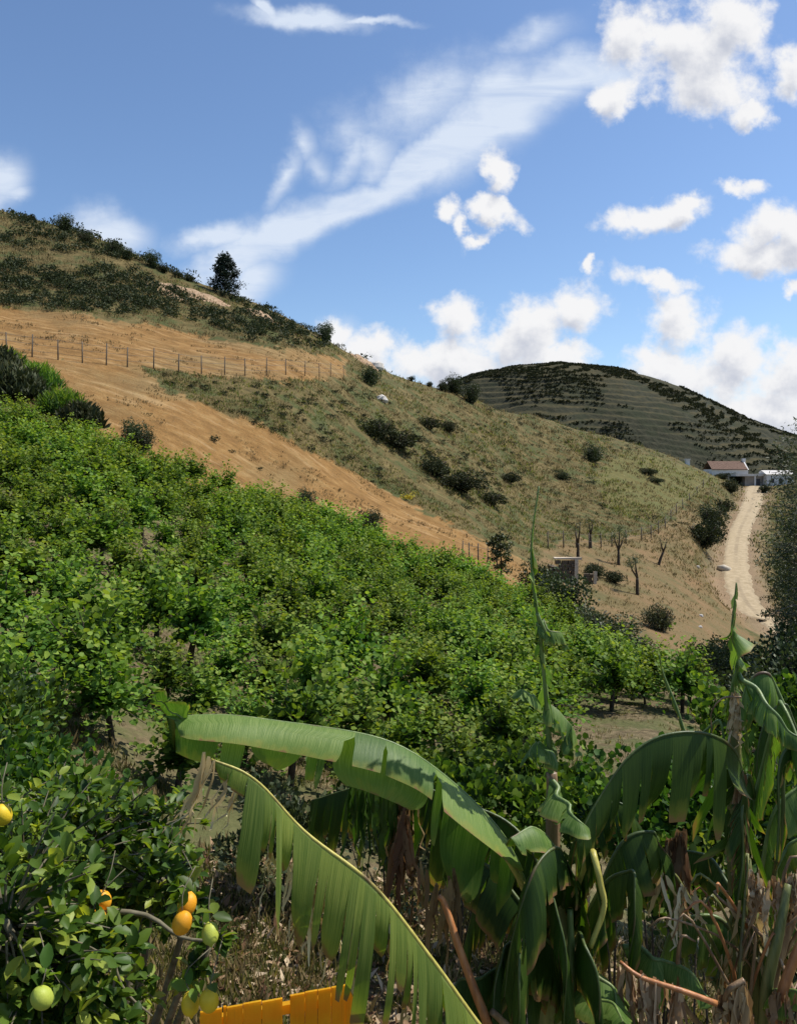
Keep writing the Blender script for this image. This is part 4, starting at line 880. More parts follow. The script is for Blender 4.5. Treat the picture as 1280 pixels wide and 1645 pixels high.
# ------------------------------------------------------------------ lemon tree
def lemon_tree():
    bx, by = -1.45, 3.9; base = np.array([bx, by, gz(bx, by)])
    root = thing('lemon_tree', 'glossy lemon tree with yellow fruit at the lower left', 'tree', base)
    tr = MB(); fol = MB(); head = np.array([0, 0, 1.1])
    tr.tube(catmull([(0,0,-.2),(.05,0,.5),head], 8), np.linspace(.09, .065, 8), 9, wob=.1); tr.obj('trunk', M['greybark'], root)
    lobes = [(40,1410,3.5,.62,.5,95),(150,1350,3.9,.5,.4,75),(230,1345,4.1,.42,.30,60),(60,1560,3.0,.40,.34,55),(10,1480,2.9,.45,.45,50),(250,1420,3.6,.30,.22,34),
             (-60,1350,4.0,.6,.5,50),(130,1560,3.1,.32,.26,26),(310,1440,3.5,.16,.10,10),(345,1500,3.4,.12,.08,5),(215,1600,3.3,.16,.12,7),(150,1640,3.0,.22,.12,12),(80,1300,4.4,.45,.28,46),(190,1470,3.8,.3,.25,24),(300,1560,3.4,.10,.08,4)]
    br = MB()
    for (px, py, Y, r, rz_, nt_) in lobes:
        nt_ = int(nt_*1.25); c = P(px, py, Y)-base; mid = head*.5+c*.5+[0, 0, -.12]; br.tube(catmull([head, mid, c], 7), np.linspace(.032, .012, 7), 6, wob=.1)
        for t in range(nt_):
            e = c+unit(1)[0]*np.array([r, r*.8, rz_])*rng.uniform(.45, 1.05); s = c+(e-c)*.25
            d = e-s; d /= np.linalg.norm(d)+1e-9; d = d+[0, 0, .25]; tw = s[None]+(e-s)[None]*np.linspace(0, 1, 4)[:, None]+np.array([0, 0, .02])*np.sin(np.linspace(0, 3.1, 4))[:, None]
            br.tube(tw, [.006, .005, .004, .002], 4, cap=False)
            n = rng.integers(9, 14); u = rng.uniform(.35, 1.05, n)[:, None]; q = s+(e-s)*u; side = unit(n)*.9+d*.55; side[:, 2] += rng.uniform(-.35, .25)
            young = rng.uniform() < .16
            fol.leaves(T_L, q, side, unit(n)*.6+[.1, 0, 1.0], rng.uniform(.052, .092, n)*(1.05 if Y < 3.3 else .88), np.clip((.88 if young else .52)+rng.normal(0, .2, n), 0, 1))
    # bare branch showing above the soil gap
    br.tube(catmull([P(150,1462,3.3)-base, P(235,1470,3.3)-base, P(290,1505,3.3)-base, P(345,1512,3.3)-base], 10), np.linspace(.012, .005, 10), 6)
    br.tube(catmull([P(178,1525,3.2)-base, P(200,1590,3.2)-base, P(245,1632,3.2)-base], 8), np.linspace(.007, .004, 8), 5)
    br.obj('branches', M['twig'], root); fol.obj('foliage', M['lemonleaf'], root)
    def lem(name, c1, c2):
        m, nt = newmat(name); n = nz(nt, 14, 3); surface(nt, ramp(nt, n, [(.28, tuple(v*.8 for v in c1)), (.42, c1), (.7, c2)]), .5, bump(nt, nz(nt, 190, 3), .0012, .7), spec=.3); return m
    ml = {'y': lem('lemon_skin', (.62,.42,.02), (.72,.50,.03)), 'o': lem('orange_lemon_skin', (.66,.29,.015), (.74,.36,.02)), 'g': lem('unripe_lemon_skin', (.30,.36,.05), (.42,.45,.07))}
    for (px, py, Y, r, k) in ((4,1309,3.0,.036,'y'),(301,1453,3.05,.036,'o'),(293,1483,2.95,.037,'o'),(338,1500,3.0,.033,'g'),(336,1608,2.9,.036,'y'),(306,1613,2.95,.034,'y'),(68,1603,2.6,.034,'g'),(158,1478,3.25,.036,'o'),(166,1446,3.3,.034,'o')):
        c = P(px, py, Y)-base; n = 12; th = np.linspace(0, math.pi, 11); rr = r*np.sin(th)**.85; zz = r*1.22*np.cos(th); zz[0] += r*.12; zz[-1] -= r*.22; rr[-2] *= .8
        ax = np.array([rng.uniform(-.5, .5), rng.uniform(-.5, .5), 1.0]); ax /= np.linalg.norm(ax)
        e = c+[0, 0, r*1.25]; br2 = MB(); br2.tube(catmull([e, e+[rng.uniform(-.03, .03), .03, .06], e+[rng.uniform(-.08, .08), .10, .12]], 6), .0022, 5); br2.obj('fruit_stalk', M['twig'], root)
        lv = MB(); n_ = 3; q_ = e+rng.normal(0, .012, (n_, 3))+[0, .015, .02]; d_ = unit(n_)*.8+[0, .2, .15]; lv.leaves(T_L, q_, d_, unit(n_)*.4+[0, -.3, 1.0], rng.uniform(.055, .09, n_), rng.uniform(.3, .9, n_)); lv.obj('leaf_spray', M['lemonleaf'], root)
        mb = MB(); mb.tube([c+ax*z for z in zz], np.maximum(rr, .0015), 16); l = mb.obj('lemon', ml[k], root)
        if k == 'g': l['label'] = 'green yellow unripe lemon'
lemon_tree()
# second citrus behind, long pale leaves
def side_shrub(px, py, Y, r, n, lab, mat='lemonleaf', leaf=.10, tpl=T_L, rh=None, name='leafy_shrub', lobes=9):
    c = P(px, py, Y); b = np.array([c[0], c[1], gz(c[0], c[1])]); root = thing(name, lab, 'shrub', b); mb = MB(); clump_bush(mb, c-b, (r, r, rh or r), int(n*2.6), leaf*.62, tpl, lobes+5, .4); mb.obj('foliage', M[mat], root)
    st = MB()
    for i in range(4):
        e = (c-b)+unit(1)[0]*r*.5; st.tube([(0,0,-.1), e*.5+rng.uniform(-.1, .1, 3), e], [.014, .010, .005], 5)
    st.obj('stem', M['bark'], root)
side_shrub(20, 1255, 6.0, .75, 900, 'pale leafed shrub behind the lemon tree at the left edge', leaf=.12, rh=.5)
side_shrub(120, 1330, 5.4, .6, 700, 'low leafy shrub just behind the lemon tree top', leaf=.10, rh=.4)
side_shrub(-40, 1160, 8.0, .9, 900, 'leafy shrub cut by the left edge near the vines', leaf=.12, rh=.7)
side_shrub(450, 1330, 8.6, .8, 900, 'dark shrub seen under the big banana leaf', 'dark', .12, T_R, .5)
side_shrub(620, 1330, 8.6, 1.0, 1000, 'dark shrub behind the hanging banana shreds', 'dark', .12, T_R, .6)
side_shrub(740, 1290, 8.0, .9, 1000, 'leafy shrub behind the right end of the big leaf', 'vine', .12, T_V, .5)
side_shrub(860, 1260, 9.5, 1.0, 1100, 'yellow green shrub behind the upright banana spear', 'vine', .12, T_V, .5)
side_shrub(985, 1330, 7.5, .75, 900, 'green shrub between the two banana plants', 'vine', .10, T_V, .55)
side_shrub(1060, 1300, 7.0, .8, 1000, 'leafy shrub behind the arching banana leaf', 'vine', .10, T_V, .7)
side_shrub(1100, 1430, 6.0, .5, 600, 'low green shrub under the arching leaf', 'vine', .09, T_V, .4)
side_shrub(1270, 1350, 6.5, .8, 900, 'feathery green shrub at the right edge', 'lemonleaf', .22, T_W, .9)
side_shrub(1250, 1160, 9.5, .9, 900, 'leafy shrub at the right edge behind the second banana', 'vine', .13, T_V, .6)
side_shrub(1275, 1560, 4.6, .4, 400, 'dark leafy shrub at the lower right corner', 'dark', .10, T_L, .4)

# ------------------------------------------------------------------ yellow board fence
def yellow_fence():
    m, nt = newmat('yellow_paint'); n = nz(nt, 6, 5, .6); tcn = nt.nodes.new('ShaderNodeTexCoord'); mp = nt.nodes.new('ShaderNodeMapping'); mp.inputs['Scale'].default_value = (60, 60, 2); nt.links.new(tcn.outputs['Object'], mp.inputs[0])
    g_ = nz(nt, 1, 4, .6, mp.outputs[0]); c = ramp(nt, n, [(.3, (.90,.46,.010)), (.7, (.95,.62,.03))]); c = mixrgb(nt, mth(nt, 'MULTIPLY', sstep(nt, g_, .6, .75), .5), c, (.35,.17,.03))
    surface(nt, c, .5, bump(nt, g_, .004, .6), .6, mixrgb(nt, 1.0, c, (1.0, .95, .8), 'MULTIPLY'), spec=.4)
    a = P(322, 1627, 3.20); b = P(592, 1578, 3.40); zb = gz(0, 3.4)-a[2]
    root = thing('yellow_board_fence', 'bright yellow board fence at the bottom under the torn banana leaf', 'fence', a); v = b-a; L = math.hypot(v[0], v[1]); ang = math.atan2(v[1], v[0])
    root.rotation_euler.z = ang
    x = 0.0; i = 0; top = lambda x: v[2]*x/L
    ws = [.088,.012,.066,.075,.085,.0,.062,.052,.056,.060,.066,.058,.060,.062,.06]
    gaps = [.006,.002,.002,.003,.034,.0,.003,.003,.004,.002,.003,.003,.003,.003,.003]
    for w, gp in zip(ws, gaps):
        if w == 0: continue
        if x+w > L: break
        mb = MB(); d = rng.uniform(-.003, .003); j_ = rng.uniform(-.005, .003); t0, t1 = top(x)+j_, top(x+w)+j_; e = .004
        V = [(x,d,zb),(x+w,d,zb),(x+w,d+.018,zb),(x,d+.018,zb),(x,d+e,t0),(x+w,d+e,t1),(x+w,d+.014,t1),(x,d+.014,t0)]
        mb.add(V, [(0,3,2,1),(4,5,6,7),(0,1,5,4),(1,2,6,5),(2,3,7,6),(3,0,4,7)]); mb.obj('board', m, root, False); x += w+gp
    mb = MB(); L0 = L; L = x-.01
    mb.add([(0,.024,-.09),(L,.024,top(L)-.09),(L,.05,top(L)-.09),(0,.05,-.09),(0,.024,-.05),(L,.024,top(L)-.05),(L,.05,top(L)-.05),(0,.05,-.05)], [(0,3,2,1),(4,5,6,7),(0,1,5,4),(1,2,6,5),(2,3,7,6),(3,0,4,7)]); mb.obj('top_rail', m, root, False)
    mb = MB(); mb.box((0,.025,-1.2), (L,.06,-1.1)); mb.obj('rail', m, root, False)
    for xx in (.02, L-.10): mb = MB(); mb.box((xx,.06,zb-.2), (xx+.06,.11,-.12)); mb.obj('post', m, root, False)
yellow_fence()

# ------------------------------------------------------------------ banana plants
def blade(mb, mid, W, tL, tR, tears=14, u0=.06, depth=(.1, .8), sag=.0, prof=.55, wl=1.0, wr=1.0, near_tears=None, twist=.18, gapw=(.02, .16), lnv=(.88, 1.06), sides=(1, -1), tipshred=0.0):
    """leaf blade: both halves are strips of flaps that leave the midrib and bend towards the ground"""
    N_ = len(mid); T = np.gradient(mid, axis=0); seg = np.linalg.norm(T, axis=1); T /= seg[:, None]+1e-9
    S = np.cross(T, [0, 0, 1.0]); S /= np.linalg.norm(S, axis=1)[:, None]+1e-6; arc = np.concatenate([[0], np.cumsum(np.linalg.norm(np.diff(mid, axis=0), axis=1))]); arc_t = arc/arc[-1]
    K = 11; v = np.linspace(0, 1, K)
    for sgn in sides:
        th0, th1 = (tL if sgn > 0 else tR); ws = wl if sgn > 0 else wr
        nt_ = near_tears if (near_tears is not None and sgn < 0) else tears; few = near_tears is not None and sgn < 0
        cuts = np.sort(np.concatenate([[u0, 1.0], u0+(1-u0)*rng.uniform(.25 if few else 0, .8 if few else 1, nt_)])); cuts = cuts[np.concatenate([[True], np.diff(cuts) > .012])]; cuts[-1] = 1.0
        for a, b in zip(cuts[:-1], cuts[1:]):
            m = max(3, int((b-a)*60)); us = np.linspace(a, b, m); fi = rng.integers(1, 900); tear = rng.uniform(*depth); dth = rng.normal(0, twist); ln = rng.uniform(*lnv); sh = rng.normal(0, .04); gap = rng.uniform(*gapw)
            if few: ln = rng.uniform(.88, 1.06); tear = .25; gap = .03; dth *= 1.2
            if tipshred and a > 1-tipshred: ln *= rng.uniform(.2, .7)
            V = []; 
            for ui in us:
                c = np.array([np.interp(ui, arc_t, mid[:, k]) for k in range(3)]); s_ = np.array([np.interp(ui, arc_t, S[:, k]) for k in range(3)])*sgn; t_ = np.array([np.interp(ui, arc_t, T[:, k]) for k in range(3)])
                x_ = (ui-u0)/(1-u0); w = W*ws*ln*max(min(1.0, (x_/.10)**.6) if x_ < .10 else 1.0, .12)*max(1-x_, 0.0)**(prof*.55)*(1-.15*x_) if x_ < 1 else .01
                w = max(w, .012); tt = (ui-a)/(b-a)-.5
                pos = c.copy(); row = [pos.copy()]
                for k in range(1, K):
                    loose = max(0, (v[k]-tear)/(1-tear+1e-6)); ang = R(th0)+(R(th1)-R(th0))*v[k]**.9+dth*loose
                    dirv = math.cos(ang)*s_-math.sin(ang)*np.array([0, 0, 1.0])+t_*(.18+sh*loose)
                    pos = pos+dirv*w/(K-1); q = pos-t_*(tt*(b-a)*arc[-1]*(.10*min(1.0, loose*6)+gap*loose**5*1.3))+s_*0.010*math.sin(tt*6)*loose
                    row.append(q)
                V.extend(row)
            A = np.repeat(us*arc[-1]+fi*.37, K); B = np.tile(np.clip(v, 0, .985), m)+fi
            mb.add(V, [(i*K+j, i*K+j+1, (i+1)*K+j+1, (i+1)*K+j) for i in range(m-1) for j in range(K-1)], None, A, B)
def leaf(root, mid, W, tL=(20,60), tR=(20,60), rib='rib', mat='banana', rr=(.016,.004), label=None, n=50, **kw):
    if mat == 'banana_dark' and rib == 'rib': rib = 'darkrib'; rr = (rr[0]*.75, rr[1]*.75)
    o = np.array(root.location); m = catmull([np.array(q)-o for q in mid], n); m = m+catmull(np.vstack([[0, 0, 0], rng.normal(0, .012, (5, 3)), [0, 0, 0]]), n); mb = MB(); blade(mb, m, W, tL, tR, **kw); l = mb.obj('leaf', M[mat], root)
    if label: l['label'] = label
    r = MB(); r.tube(m+[0, 0, -.004], np.linspace(rr[0], rr[1], n), 7); r.obj('midrib', M[rib], l); return l
def shreds(root, pts, n, ln, w, name='dead_leaf', lo=.0, hi=1.0, mat='dead', swing=.2, drift=(0, 0)):
    """dry brown ribbons that hang from a line"""
    o = np.array(root.location); m = catmull([np.array(q)-o for q in pts], 30); mb = MB()
    for i in range(n):
        c = m[rng.integers(0, 30)]+rng.normal(0, .01, 3); l = ln*rng.uniform(.4, 1.1); k = 9; t = np.linspace(0, 1, k)[:, None]; d = unit(1)[0]*swing; d[2] = -1; a = rng.uniform(0, 3.14)
        cen = c+d*t*l+np.array([drift[0], drift[1], 0])*t**1.5*l+rng.normal(0, .012, (k, 3))*t; aa = a+np.cumsum(rng.normal(0, .4, k)); ww = w*rng.uniform(.4, 1.2)*np.array([.5,.9,1,1,1,.9,.8,.6,.2])
        sd_ = np.column_stack([np.cos(aa), np.sin(aa), .2*np.sin(aa*2)])*ww[:, None]/2; V = np.empty((2*k, 3)); V[0::2] = cen-sd_; V[1::2] = cen+sd_
        mb.add(V, [(2*j, 2*j+1, 2*j+3, 2*j+2) for j in range(k-1)], None, rng.uniform(lo, hi), np.repeat(.15+.75*t[:, 0], 2)+(rng.integers(1, 900) if mat.startswith('banana') else 0))
    return mb.obj(name, M[mat], root)
def stalk(root, pts, rad, name='petiole', mat='rib', n=16):
    o = np.array(root.location); mb = MB(); m = catmull([np.array(q)-o for q in pts], n); mb.tube(m, np.linspace(rad[0], rad[1], n), 9, wob=.06); return mb.obj(name, M[mat], root)

# plant 1: the big leaf, the torn lower leaf, the upright spear
rng = np.random.default_rng(34)
b1 = P(885, 1645, 4.0); b1[2] = gz(b1[0], b1[1])
B1 = thing('banana_plant', 'large banana plant with one broad smooth leaf reaching left and a tall upright spear', 'banana plant', b1)
stalk(B1, [b1-[0,0,.1], P(890,1560,4.0), P(884,1420,4.0)], (.12,.075), 'pseudostem', 'pseudostem', 20)
leaf(B1, [P(868,1482,4.0), P(835,1405,3.95), P(800,1330,3.9), P(740,1262,3.85), P(640,1195,3.8), P(520,1160,3.75), P(400,1148,3.7), P(300,1152,3.65), P(262,1150,3.62)], .40, (72,98), (14,50), label='broad smooth green leaf, lit from above', tears=11, u0=.14, depth=(.05,.25), wr=.64, wl=1.34, near_tears=3, twist=.12, prof=.25, rr=(.010,.004), gapw=(.1,.5), lnv=(.55,1.12))
leaf(B1, [P(300,1158,3.64), P(270,1140,3.6), P(250,1122,3.6), P(246,1110,3.6)], .12, (20,60), (-60,-30), label='curled leaf tip', tears=2, u0=.0, depth=(.8,.9), prof=.5, rr=(.005,.002), n=12)
stalk(B1, [P(795,1350,3.8), P(830,1405,3.85), P(866,1482,3.9)], (.012,.02), 'petiole', 'yrib')
leaf(B1, [P(815,1700,3.3), P(770,1640,3.2), P(705,1555,3.1), P(640,1480,3.05), P(560,1392,3.0), P(470,1310,2.95), P(395,1252,2.92), P(340,1218,2.9)], .68, (25,72), (56,99), rib='yrib', mat='banana_old', label='torn aging leaf hanging in ragged strips', tears=64, u0=.05, depth=(.2,.45), wl=.26, wr=1.0, twist=.24, prof=.3, rr=(.011,.004), tipshred=.12, gapw=(.05,.7), lnv=(.45,1.22))
shreds(B1, [P(400,1256,2.92), P(350,1225,2.9), P(322,1210,2.88)], 16, .30, .022, 'dead_tip', .3, 1, drift=(-.4, 0))
leaf(B1, [P(872,1500,4.1), P(800,1400,4.3), P(740,1372,4.5), P(700,1372,4.6), P(690,1390,4.6)], .34, (50,95), (40,92), mat='banana_dark', label='small glossy leaf behind the petiole', tears=12, depth=(.1,.4), prof=.4)
# spear
stalk(B1, [P(884,1440,4.0), P(888,1330,3.98), P(886,1240,3.96)], (.045,.028), 'spear_stem', 'brownrib')
leaf(B1, [P(886,1260,3.96), P(878,1160,3.92), P(868,1050,3.9), P(862,960,3.88), P(860,880,3.87), P(865,780,3.86)], .11, (45,95), (40,95), label='tall upright unopened spear leaf with curled flaps', tears=54, u0=.02, depth=(.03,.2), prof=.5, twist=1.0, gapw=(.1,.6), lnv=(.3,1.3), rr=(.016,.004))
stalk(B1, [P(862,985,3.86), P(880,1020,3.86), P(905,1035,3.86)], (.01,.004), 'leaf_flap', 'rib')
leaf(B1, [P(862,1000,3.88), P(878,1000,3.88), P(895,1022,3.86), P(912,1040,3.86)], .09, (50,90), (40,90), label='small flap bent off the spear', tears=8, u0=0, prof=.5, rr=(.006,.002), n=16)
leaf(B1, [P(884,1250,3.95), P(905,1290,3.8), P(945,1330,3.7)], .16, (30,50), (60,80), label='folded green leaf beside the spear base', tears=2, u0=0, prof=.5, n=20)
# heart of the plant: upright and drooping broad leaves in shade
leaf(B1, [P(905,1480,4.0), P(900,1400,3.9), P(880,1350,3.8), P(850,1330,3.7), P(820,1345,3.6)], .22, (30,80), (20,75), label='young bright leaf at the heart', tears=3, depth=(.6,.9), prof=.4)
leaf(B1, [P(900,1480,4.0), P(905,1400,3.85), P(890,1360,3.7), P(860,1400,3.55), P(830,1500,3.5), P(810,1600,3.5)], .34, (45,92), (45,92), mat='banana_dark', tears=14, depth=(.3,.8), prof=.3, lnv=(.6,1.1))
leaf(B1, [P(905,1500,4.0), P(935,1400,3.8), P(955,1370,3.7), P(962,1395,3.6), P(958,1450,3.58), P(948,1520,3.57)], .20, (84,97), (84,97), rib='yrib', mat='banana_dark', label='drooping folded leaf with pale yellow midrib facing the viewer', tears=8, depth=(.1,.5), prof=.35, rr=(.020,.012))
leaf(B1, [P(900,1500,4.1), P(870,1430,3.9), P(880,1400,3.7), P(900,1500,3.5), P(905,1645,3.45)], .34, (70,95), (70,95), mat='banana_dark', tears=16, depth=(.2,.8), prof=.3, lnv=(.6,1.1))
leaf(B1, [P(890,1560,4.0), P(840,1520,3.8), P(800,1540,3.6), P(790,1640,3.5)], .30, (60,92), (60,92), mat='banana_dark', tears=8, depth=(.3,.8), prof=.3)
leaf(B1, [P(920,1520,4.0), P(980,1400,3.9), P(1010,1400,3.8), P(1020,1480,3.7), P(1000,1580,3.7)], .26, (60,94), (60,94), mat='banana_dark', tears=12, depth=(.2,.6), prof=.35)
leaf(B1, [P(900,1600,3.9), P(950,1560,3.7), P(985,1590,3.6), P(1010,1660,3.5)], .22, (30,60), (30,60), label='low bright leaf at the foot', tears=2, depth=(.6,.9), prof=.4)
leaf(B1, [P(910,1620,3.8), P(960,1600,3.6), P(1000,1640,3.4)], .16, (20,50), (30,70), tears=2, depth=(.6,.9), prof=.4)
stalk(B1, [P(785,1650,3.5), P(745,1545,3.55), P(715,1455,3.6), P(705,1440,3.6)], (.022,.012), 'dead_petiole', 'redrib')
stalk(B1, [P(900,1700,3.6), P(830,1660,3.55), P(790,1625,3.5)], (.02,.015), 'dead_petiole', 'brownrib')
stalk(B1, [P(920,1660,3.7), P(918,1560,3.75), P(915,1460,3.8)], (.022,.016), 'petiole', 'rib')
shreds(B1, [P(730,1400,3.8), P(700,1420,3.75), P(640,1290,3.9), P(660,1260,3.9)], 46, .42, .03, 'dead_leaf', 0, .5)
shreds(B1, [P(560,1260,3.9), P(620,1270,3.9), P(740,1320,3.95)], 36, .46, .03, 'torn_strip', 0, .6, 'banana_dark', .12)
shreds(B1, [P(640,1350,3.8), P(650,1300,3.8)], 24, .45, .03, 'dead_leaf', 0, .35)
shreds(B1, [P(430,1300,3.0), P(480,1370,3.0), P(560,1440,3.05)], 34, .38, .016, 'dead_leaf', .4, 1, swing=.25)
shreds(B1, [P(500,1420,3.05), P(560,1450,3.05), P(700,1580,3.1)], 26, .32, .018, 'dead_leaf', .1, .7)

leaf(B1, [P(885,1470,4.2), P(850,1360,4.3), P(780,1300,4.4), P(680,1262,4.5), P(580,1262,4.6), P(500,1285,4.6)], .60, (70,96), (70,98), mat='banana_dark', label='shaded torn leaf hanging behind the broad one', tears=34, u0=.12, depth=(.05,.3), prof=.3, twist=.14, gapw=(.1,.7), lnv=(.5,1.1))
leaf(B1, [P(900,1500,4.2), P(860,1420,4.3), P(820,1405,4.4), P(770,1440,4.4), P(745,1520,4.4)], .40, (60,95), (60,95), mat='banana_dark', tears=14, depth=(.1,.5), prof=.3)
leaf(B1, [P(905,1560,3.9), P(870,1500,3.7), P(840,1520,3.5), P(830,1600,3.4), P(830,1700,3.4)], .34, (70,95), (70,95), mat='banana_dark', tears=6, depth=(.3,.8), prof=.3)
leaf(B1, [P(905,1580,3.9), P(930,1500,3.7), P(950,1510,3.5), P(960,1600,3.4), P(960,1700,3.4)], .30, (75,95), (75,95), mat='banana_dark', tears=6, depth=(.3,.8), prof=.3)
leaf(B1, [P(860,1130,3.95), P(850,1110,3.9), P(835,1120,3.85)], .10, (10,50), (40,70), label='pale flap on the spear', tears=1, u0=0, prof=.3, rr=(.004,.002), n=10)
leaf(B1, [P(884,1200,3.95), P(865,1190,3.9), P(850,1215,3.85)], .15, (30,70), (30,70), tears=2, u0=0, prof=.3, rr=(.004,.002), n=10)
leaf(B1, [P(880,1120,3.95), P(905,1150,3.9), P(920,1200,3.85)], .12, (30,70), (50,80), tears=3, u0=0, prof=.3, rr=(.004,.002), n=12)
leaf(B1, [P(925,1520,4.1), P(985,1370,4.1), P(1040,1330,4.1), P(1075,1370,4.1), P(1085,1450,4.1)], .40, (55,95), (60,96), mat='banana_dark', label='dark torn leaf drooping toward the second plant', tears=22, depth=(.1,.5), prof=.3, twist=.3, lnv=(.4,1.2))
leaf(B1, [P(900,1500,4.3), P(930,1380,4.3), P(965,1300,4.3), P(1000,1290,4.3), P(1030,1330,4.3)], .36, (50,92), (60,96), mat='banana_dark', tears=20, depth=(.1,.5), prof=.3, twist=.3, lnv=(.4,1.2))
leaf(B1, [P(880,1600,3.8), P(800,1560,3.7), P(740,1580,3.6), P(710,1660,3.5)], .36, (60,94), (60,94), mat='banana_dark', tears=18, depth=(.2,.6), prof=.3, lnv=(.5,1.1))
# plant 2: right
b2 = P(1205, 1700, 3.9); b2[2] = gz(b2[0], b2[1])
B2 = thing('banana_plant', 'ragged banana plant at the lower right with an arching torn leaf and brown dead stalks', 'banana plant', b2)
stalk(B2, [b2-[0,0,.1], P(1200,1560,4.0), P(1186,1420,4.1), P(1180,1250,4.1), P(1180,1100,4.1)], (.10,.018), 'pseudostem', 'pseudostem', 26)
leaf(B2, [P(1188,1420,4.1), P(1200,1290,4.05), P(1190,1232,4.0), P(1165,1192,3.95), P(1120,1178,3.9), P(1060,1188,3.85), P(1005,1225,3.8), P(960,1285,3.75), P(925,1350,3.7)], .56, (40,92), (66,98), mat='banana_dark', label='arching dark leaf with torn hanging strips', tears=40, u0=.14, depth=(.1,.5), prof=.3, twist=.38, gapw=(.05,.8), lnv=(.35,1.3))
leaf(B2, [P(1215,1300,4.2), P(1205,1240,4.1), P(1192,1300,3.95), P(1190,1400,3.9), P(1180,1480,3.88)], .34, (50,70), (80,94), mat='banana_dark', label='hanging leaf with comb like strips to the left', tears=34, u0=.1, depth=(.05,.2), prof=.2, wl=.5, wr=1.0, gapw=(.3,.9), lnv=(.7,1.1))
leaf(B2, [P(1182,1200,4.1), P(1180,1120,4.08), P(1180,1060,4.06), P(1176,1000,4.05), P(1182,935,4.03)], .20, (60,100), (30,90), label='upright ragged spear leaf in front of the dirt road', tears=36, u0=.05, depth=(.05,.3), prof=.5, twist=.8, lnv=(.3,1.2), rr=(.012,.004))
leaf(B2, [P(1184,1080,4.08), P(1210,1105,4.0), P(1250,1150,3.9), P(1300,1190,3.8)], .14, (40,85), (60,92), tears=14, u0=.1, depth=(.1,.4), prof=.4)
leaf(B2, [P(1200,1330,4.2), P(1240,1160,4.1), P(1260,1130,4.0), P(1290,1200,3.8), P(1300,1300,3.7)], .26, (60,92), (60,92), mat='banana', tears=14, depth=(.2,.5), prof=.3)
leaf(B2, [P(1240,1420,4.0), P(1255,1300,3.95), P(1262,1210,3.9), P(1255,1205,3.85), P(1248,1300,3.8), P(1246,1385,3.78)], .10, (70,95), (70,95), mat='banana_dark', label='narrow folded leaf hanging straight down', tears=4, depth=(.6,.9), prof=.3)
leaf(B2, [P(1184,1300,4.1), P(1150,1160,4.1), P(1110,1180,4.2), P(1070,1100,4.3), P(1058,1050,4.3)], .06, (60,95), (60,95), mat='banana_old', tears=14, u0=.4, depth=(.1,.3), prof=.4, rr=(.008,.004), label='thin shredded leaf remnant leaning left')
leaf(B2, [P(1000,1520,3.9), P(1050,1535,3.8), P(1100,1565,3.7), P(1150,1610,3.6)], .14, (30,60), (50,85), mat='banana', label='low fallen leaf with pale stripes', tears=6, u0=0, depth=(.4,.8), prof=.4)
leaf(B2, [P(1240,1600,3.7), P(1262,1592,3.6), P(1310,1596,3.5)], .14, (40,70), (60,88), mat='banana', tears=3, u0=0, prof=.4)
for pts, rad, m_ in (([P(1235,1700,3.8), P(1240,1580,3.8), P(1270,1480,3.8), P(1300,1420,3.8)], (.03,.018), 'brownrib'), ([P(1225,1700,3.7), P(1230,1590,3.7), P(1250,1500,3.7), P(1265,1420,3.75)], (.034,.018), 'pseudostem'),
                     ([P(1215,1700,3.9), P(1212,1580,3.9), P(1208,1470,3.95), P(1200,1380,4.0)], (.03,.016), 'pseudostem'), ([P(1240,1720,3.6), P(1250,1620,3.6), P(1275,1540,3.6), P(1310,1470,3.6)], (.03,.018), 'redrib'),
                     ([P(1195,1620,3.9), P(1140,1570,4.2), P(1110,1500,4.4), P(1098,1440,4.5)], (.02,.010), 'pseudostem'), ([P(1175,1640,4.0), P(1150,1560,4.2), P(1170,1490,4.3), P(1185,1450,4.3)], (.022,.012), 'pseudostem'),
                     ([P(995,1545,3.6), P(1030,1570,3.55), P(1090,1590,3.5), P(1150,1612,3.5)], (.008,.014), 'redrib'), ([P(1160,1618,3.55), P(1170,1590,3.5), P(1195,1575,3.5)], (.01,.014), 'brownrib'), ([P(1105,1560,4.4), P(1090,1480,4.4), P(1078,1400,4.4)], (.016,.008), 'rib')):
    stalk(B2, pts, rad, 'petiole', m_)
for k in range(26):
    a = P(rng.uniform(1150, 1300), rng.uniform(1600, 1720), rng.uniform(3.6, 4.3)); e = P(rng.uniform(1060, 1330), rng.uniform(1380, 1520), rng.uniform(3.6, 4.4)); m_ = a*.5+e*.5+rng.normal(0, .06, 3)
    stalk(B2, [a, m_, e, e+np.array([rng.uniform(-.15, .15), 0, rng.uniform(-.12, .02)])], (rng.uniform(.006, .018), .004), 'dry_stalk', ('brownrib', 'brownrib', 'pseudostem', 'redrib')[k % 4], 12)
shreds(B2, [P(1050,1400,4.0), P(1150,1440,3.9), P(1290,1430,3.8)], 30, .34, .028, 'dead_leaf', .3, 1, swing=.5)
shreds(B2, [P(1150,1540,4.0), P(1220,1500,3.9), P(1290,1520,3.8)], 26, .34, .03, 'dead_leaf', .2, 1, swing=.5)
shreds(B2, [P(1098,1330,4.2), P(1085,1345,4.2), P(1070,1350,4.2)], 34, .42, .035, 'dead_leaf', 0, .55)
shreds(B2, [P(1000,1550,3.6), P(1040,1572,3.55), P(1090,1590,3.5)], 40, .36, .03, 'dead_leaf', .2, .9)
shreds(B2, [P(1150,1600,3.55), P(1180,1585,3.5), P(1200,1580,3.5)], 30, .40, .035, 'dead_leaf', .1, .8)
shreds(B2, [P(1190,1230,4.0), P(1188,1300,4.0), P(1200,1420,3.95)], 56, .42, .03, 'dead_leaf', .1, .8, swing=.12)
shreds(B2, [P(1205,1400,3.85), P(1240,1415,3.8), P(1285,1400,3.75)], 50, .26, .03, 'dead_leaf', .3, 1)
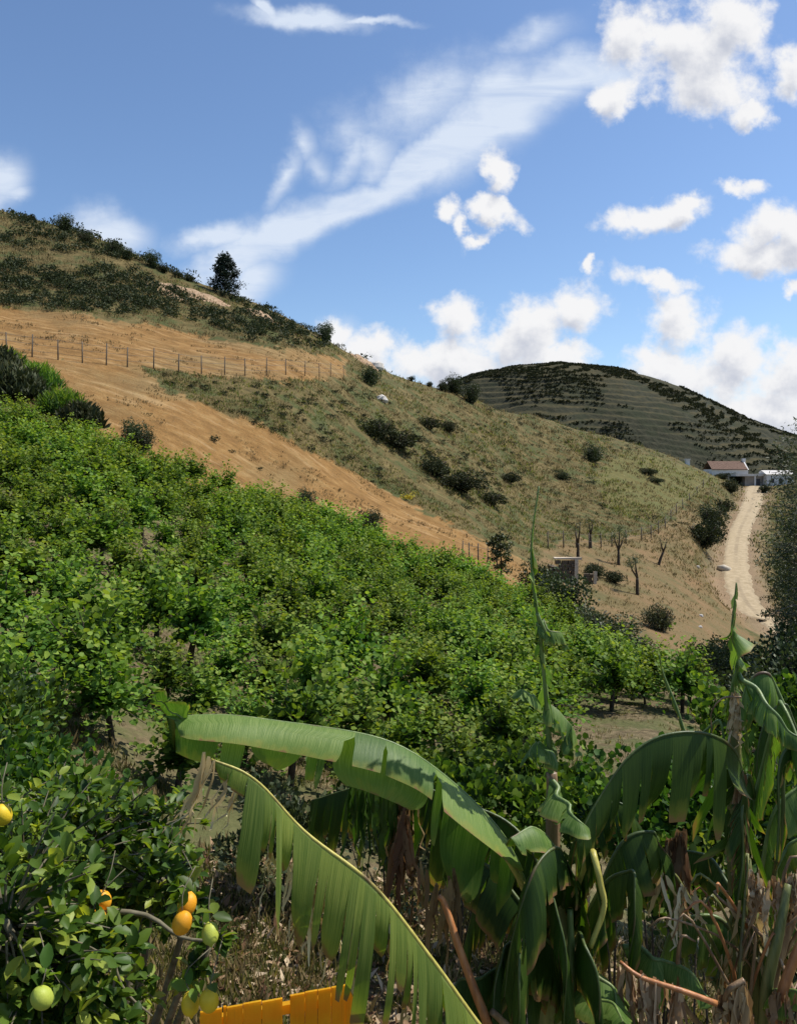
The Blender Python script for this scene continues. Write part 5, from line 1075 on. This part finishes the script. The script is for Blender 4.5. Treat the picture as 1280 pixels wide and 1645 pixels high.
shreds(B2, [P(1178,1110,4.05), P(1186,1130,4.03), P(1192,1160,4.02)], 16, .26, .03, 'dead_leaf', .5, 1, swing=.1)
shreds(B2, [P(1235,1590,3.6), P(1262,1600,3.55), P(1300,1600,3.5)], 30, .3, .03, 'dead_leaf', .1, .6)
stalk(B2, [P(1190,1120,4.0), P(1160,1122,4.05), P(1142,1145,4.1), P(1143,1180,4.1)], (.006,.003), 'dry_tendril', 'brownrib')

leaf(B2, [P(1300,1250,4.6), P(1255,1120,4.6), P(1230,1080,4.6), P(1200,1110,4.6), P(1190,1200,4.6)], .34, (50,92), (60,95), mat='banana', tears=20, depth=(.1,.4), prof=.3)
leaf(B2, [P(1320,1400,4.4), P(1290,1200,4.4), P(1255,1130,4.4), P(1225,1180,4.4), P(1215,1290,4.4)], .30, (60,95), (60,95), mat='banana_dark', tears=16, depth=(.2,.6), prof=.3)
leaf(B2, [P(1210,1500,4.3), P(1240,1400,4.3), P(1275,1350,4.3), P(1320,1350,4.2)], .26, (40,90), (60,95), mat='banana_old', tears=20, depth=(.1,.4), prof=.3)
leaf(B2, [P(1190,1450,4.3), P(1140,1380,4.5), P(1080,1370,4.6), P(1040,1430,4.6)], .24, (50,92), (60,95), mat='banana_dark', tears=12, depth=(.2,.6), prof=.3)
leaf(B2, [P(1230,1640,4.2), P(1260,1540,4.2), P(1300,1500,4.1)], .20, (50,92), (60,95), mat='banana_dark', tears=8, prof=.3)
leaf(B2, [P(1200,1560,4.2), P(1160,1480,4.2), P(1110,1470,4.2), P(1070,1520,4.2), P(1050,1600,4.2)], .34, (50,92), (60,95), mat='banana', tears=20, depth=(.1,.4), prof=.3, twist=.3, lnv=(.4,1.2))
leaf(B2, [P(1215,1600,3.9), P(1240,1480,3.9), P(1270,1430,3.9), P(1310,1440,3.8)], .30, (50,92), (60,95), mat='banana', tears=16, depth=(.1,.4), prof=.3, twist=.3, lnv=(.4,1.2))
leaf(B2, [P(1200,1500,4.2), P(1225,1380,4.2), P(1250,1290,4.2), P(1285,1260,4.2), P(1320,1300,4.1)], .30, (50,92), (60,95), mat='banana', tears=22, depth=(.1,.4), prof=.3, twist=.3, lnv=(.4,1.2))
# dry leaf litter on the soil
def litter():
    mb = MB(); n = 5200; px = np.concatenate([rng.uniform(330, 860, 3800), rng.uniform(880, 1330, 1400)]); Y = rng.uniform(4.6, 9.5, n); x = (px-HX)/F*Y; z = ground(x, Y)
    d = unit(n); d[:, 2] = abs(d[:, 2])*.35+.05; mb.leaves(T_W, np.column_stack([x, Y, z+.01]), d, unit(n)*.5+[0, 0, 1], rng.uniform(.04, .2, n), np.clip(rng.uniform(0, 1.1, n), 0, 1))
    tag(mb.obj('dry_leaf_litter', M['dead']), 'brown dry banana leaf litter lying on the soil', 'leaf litter', kind='stuff')
litter()
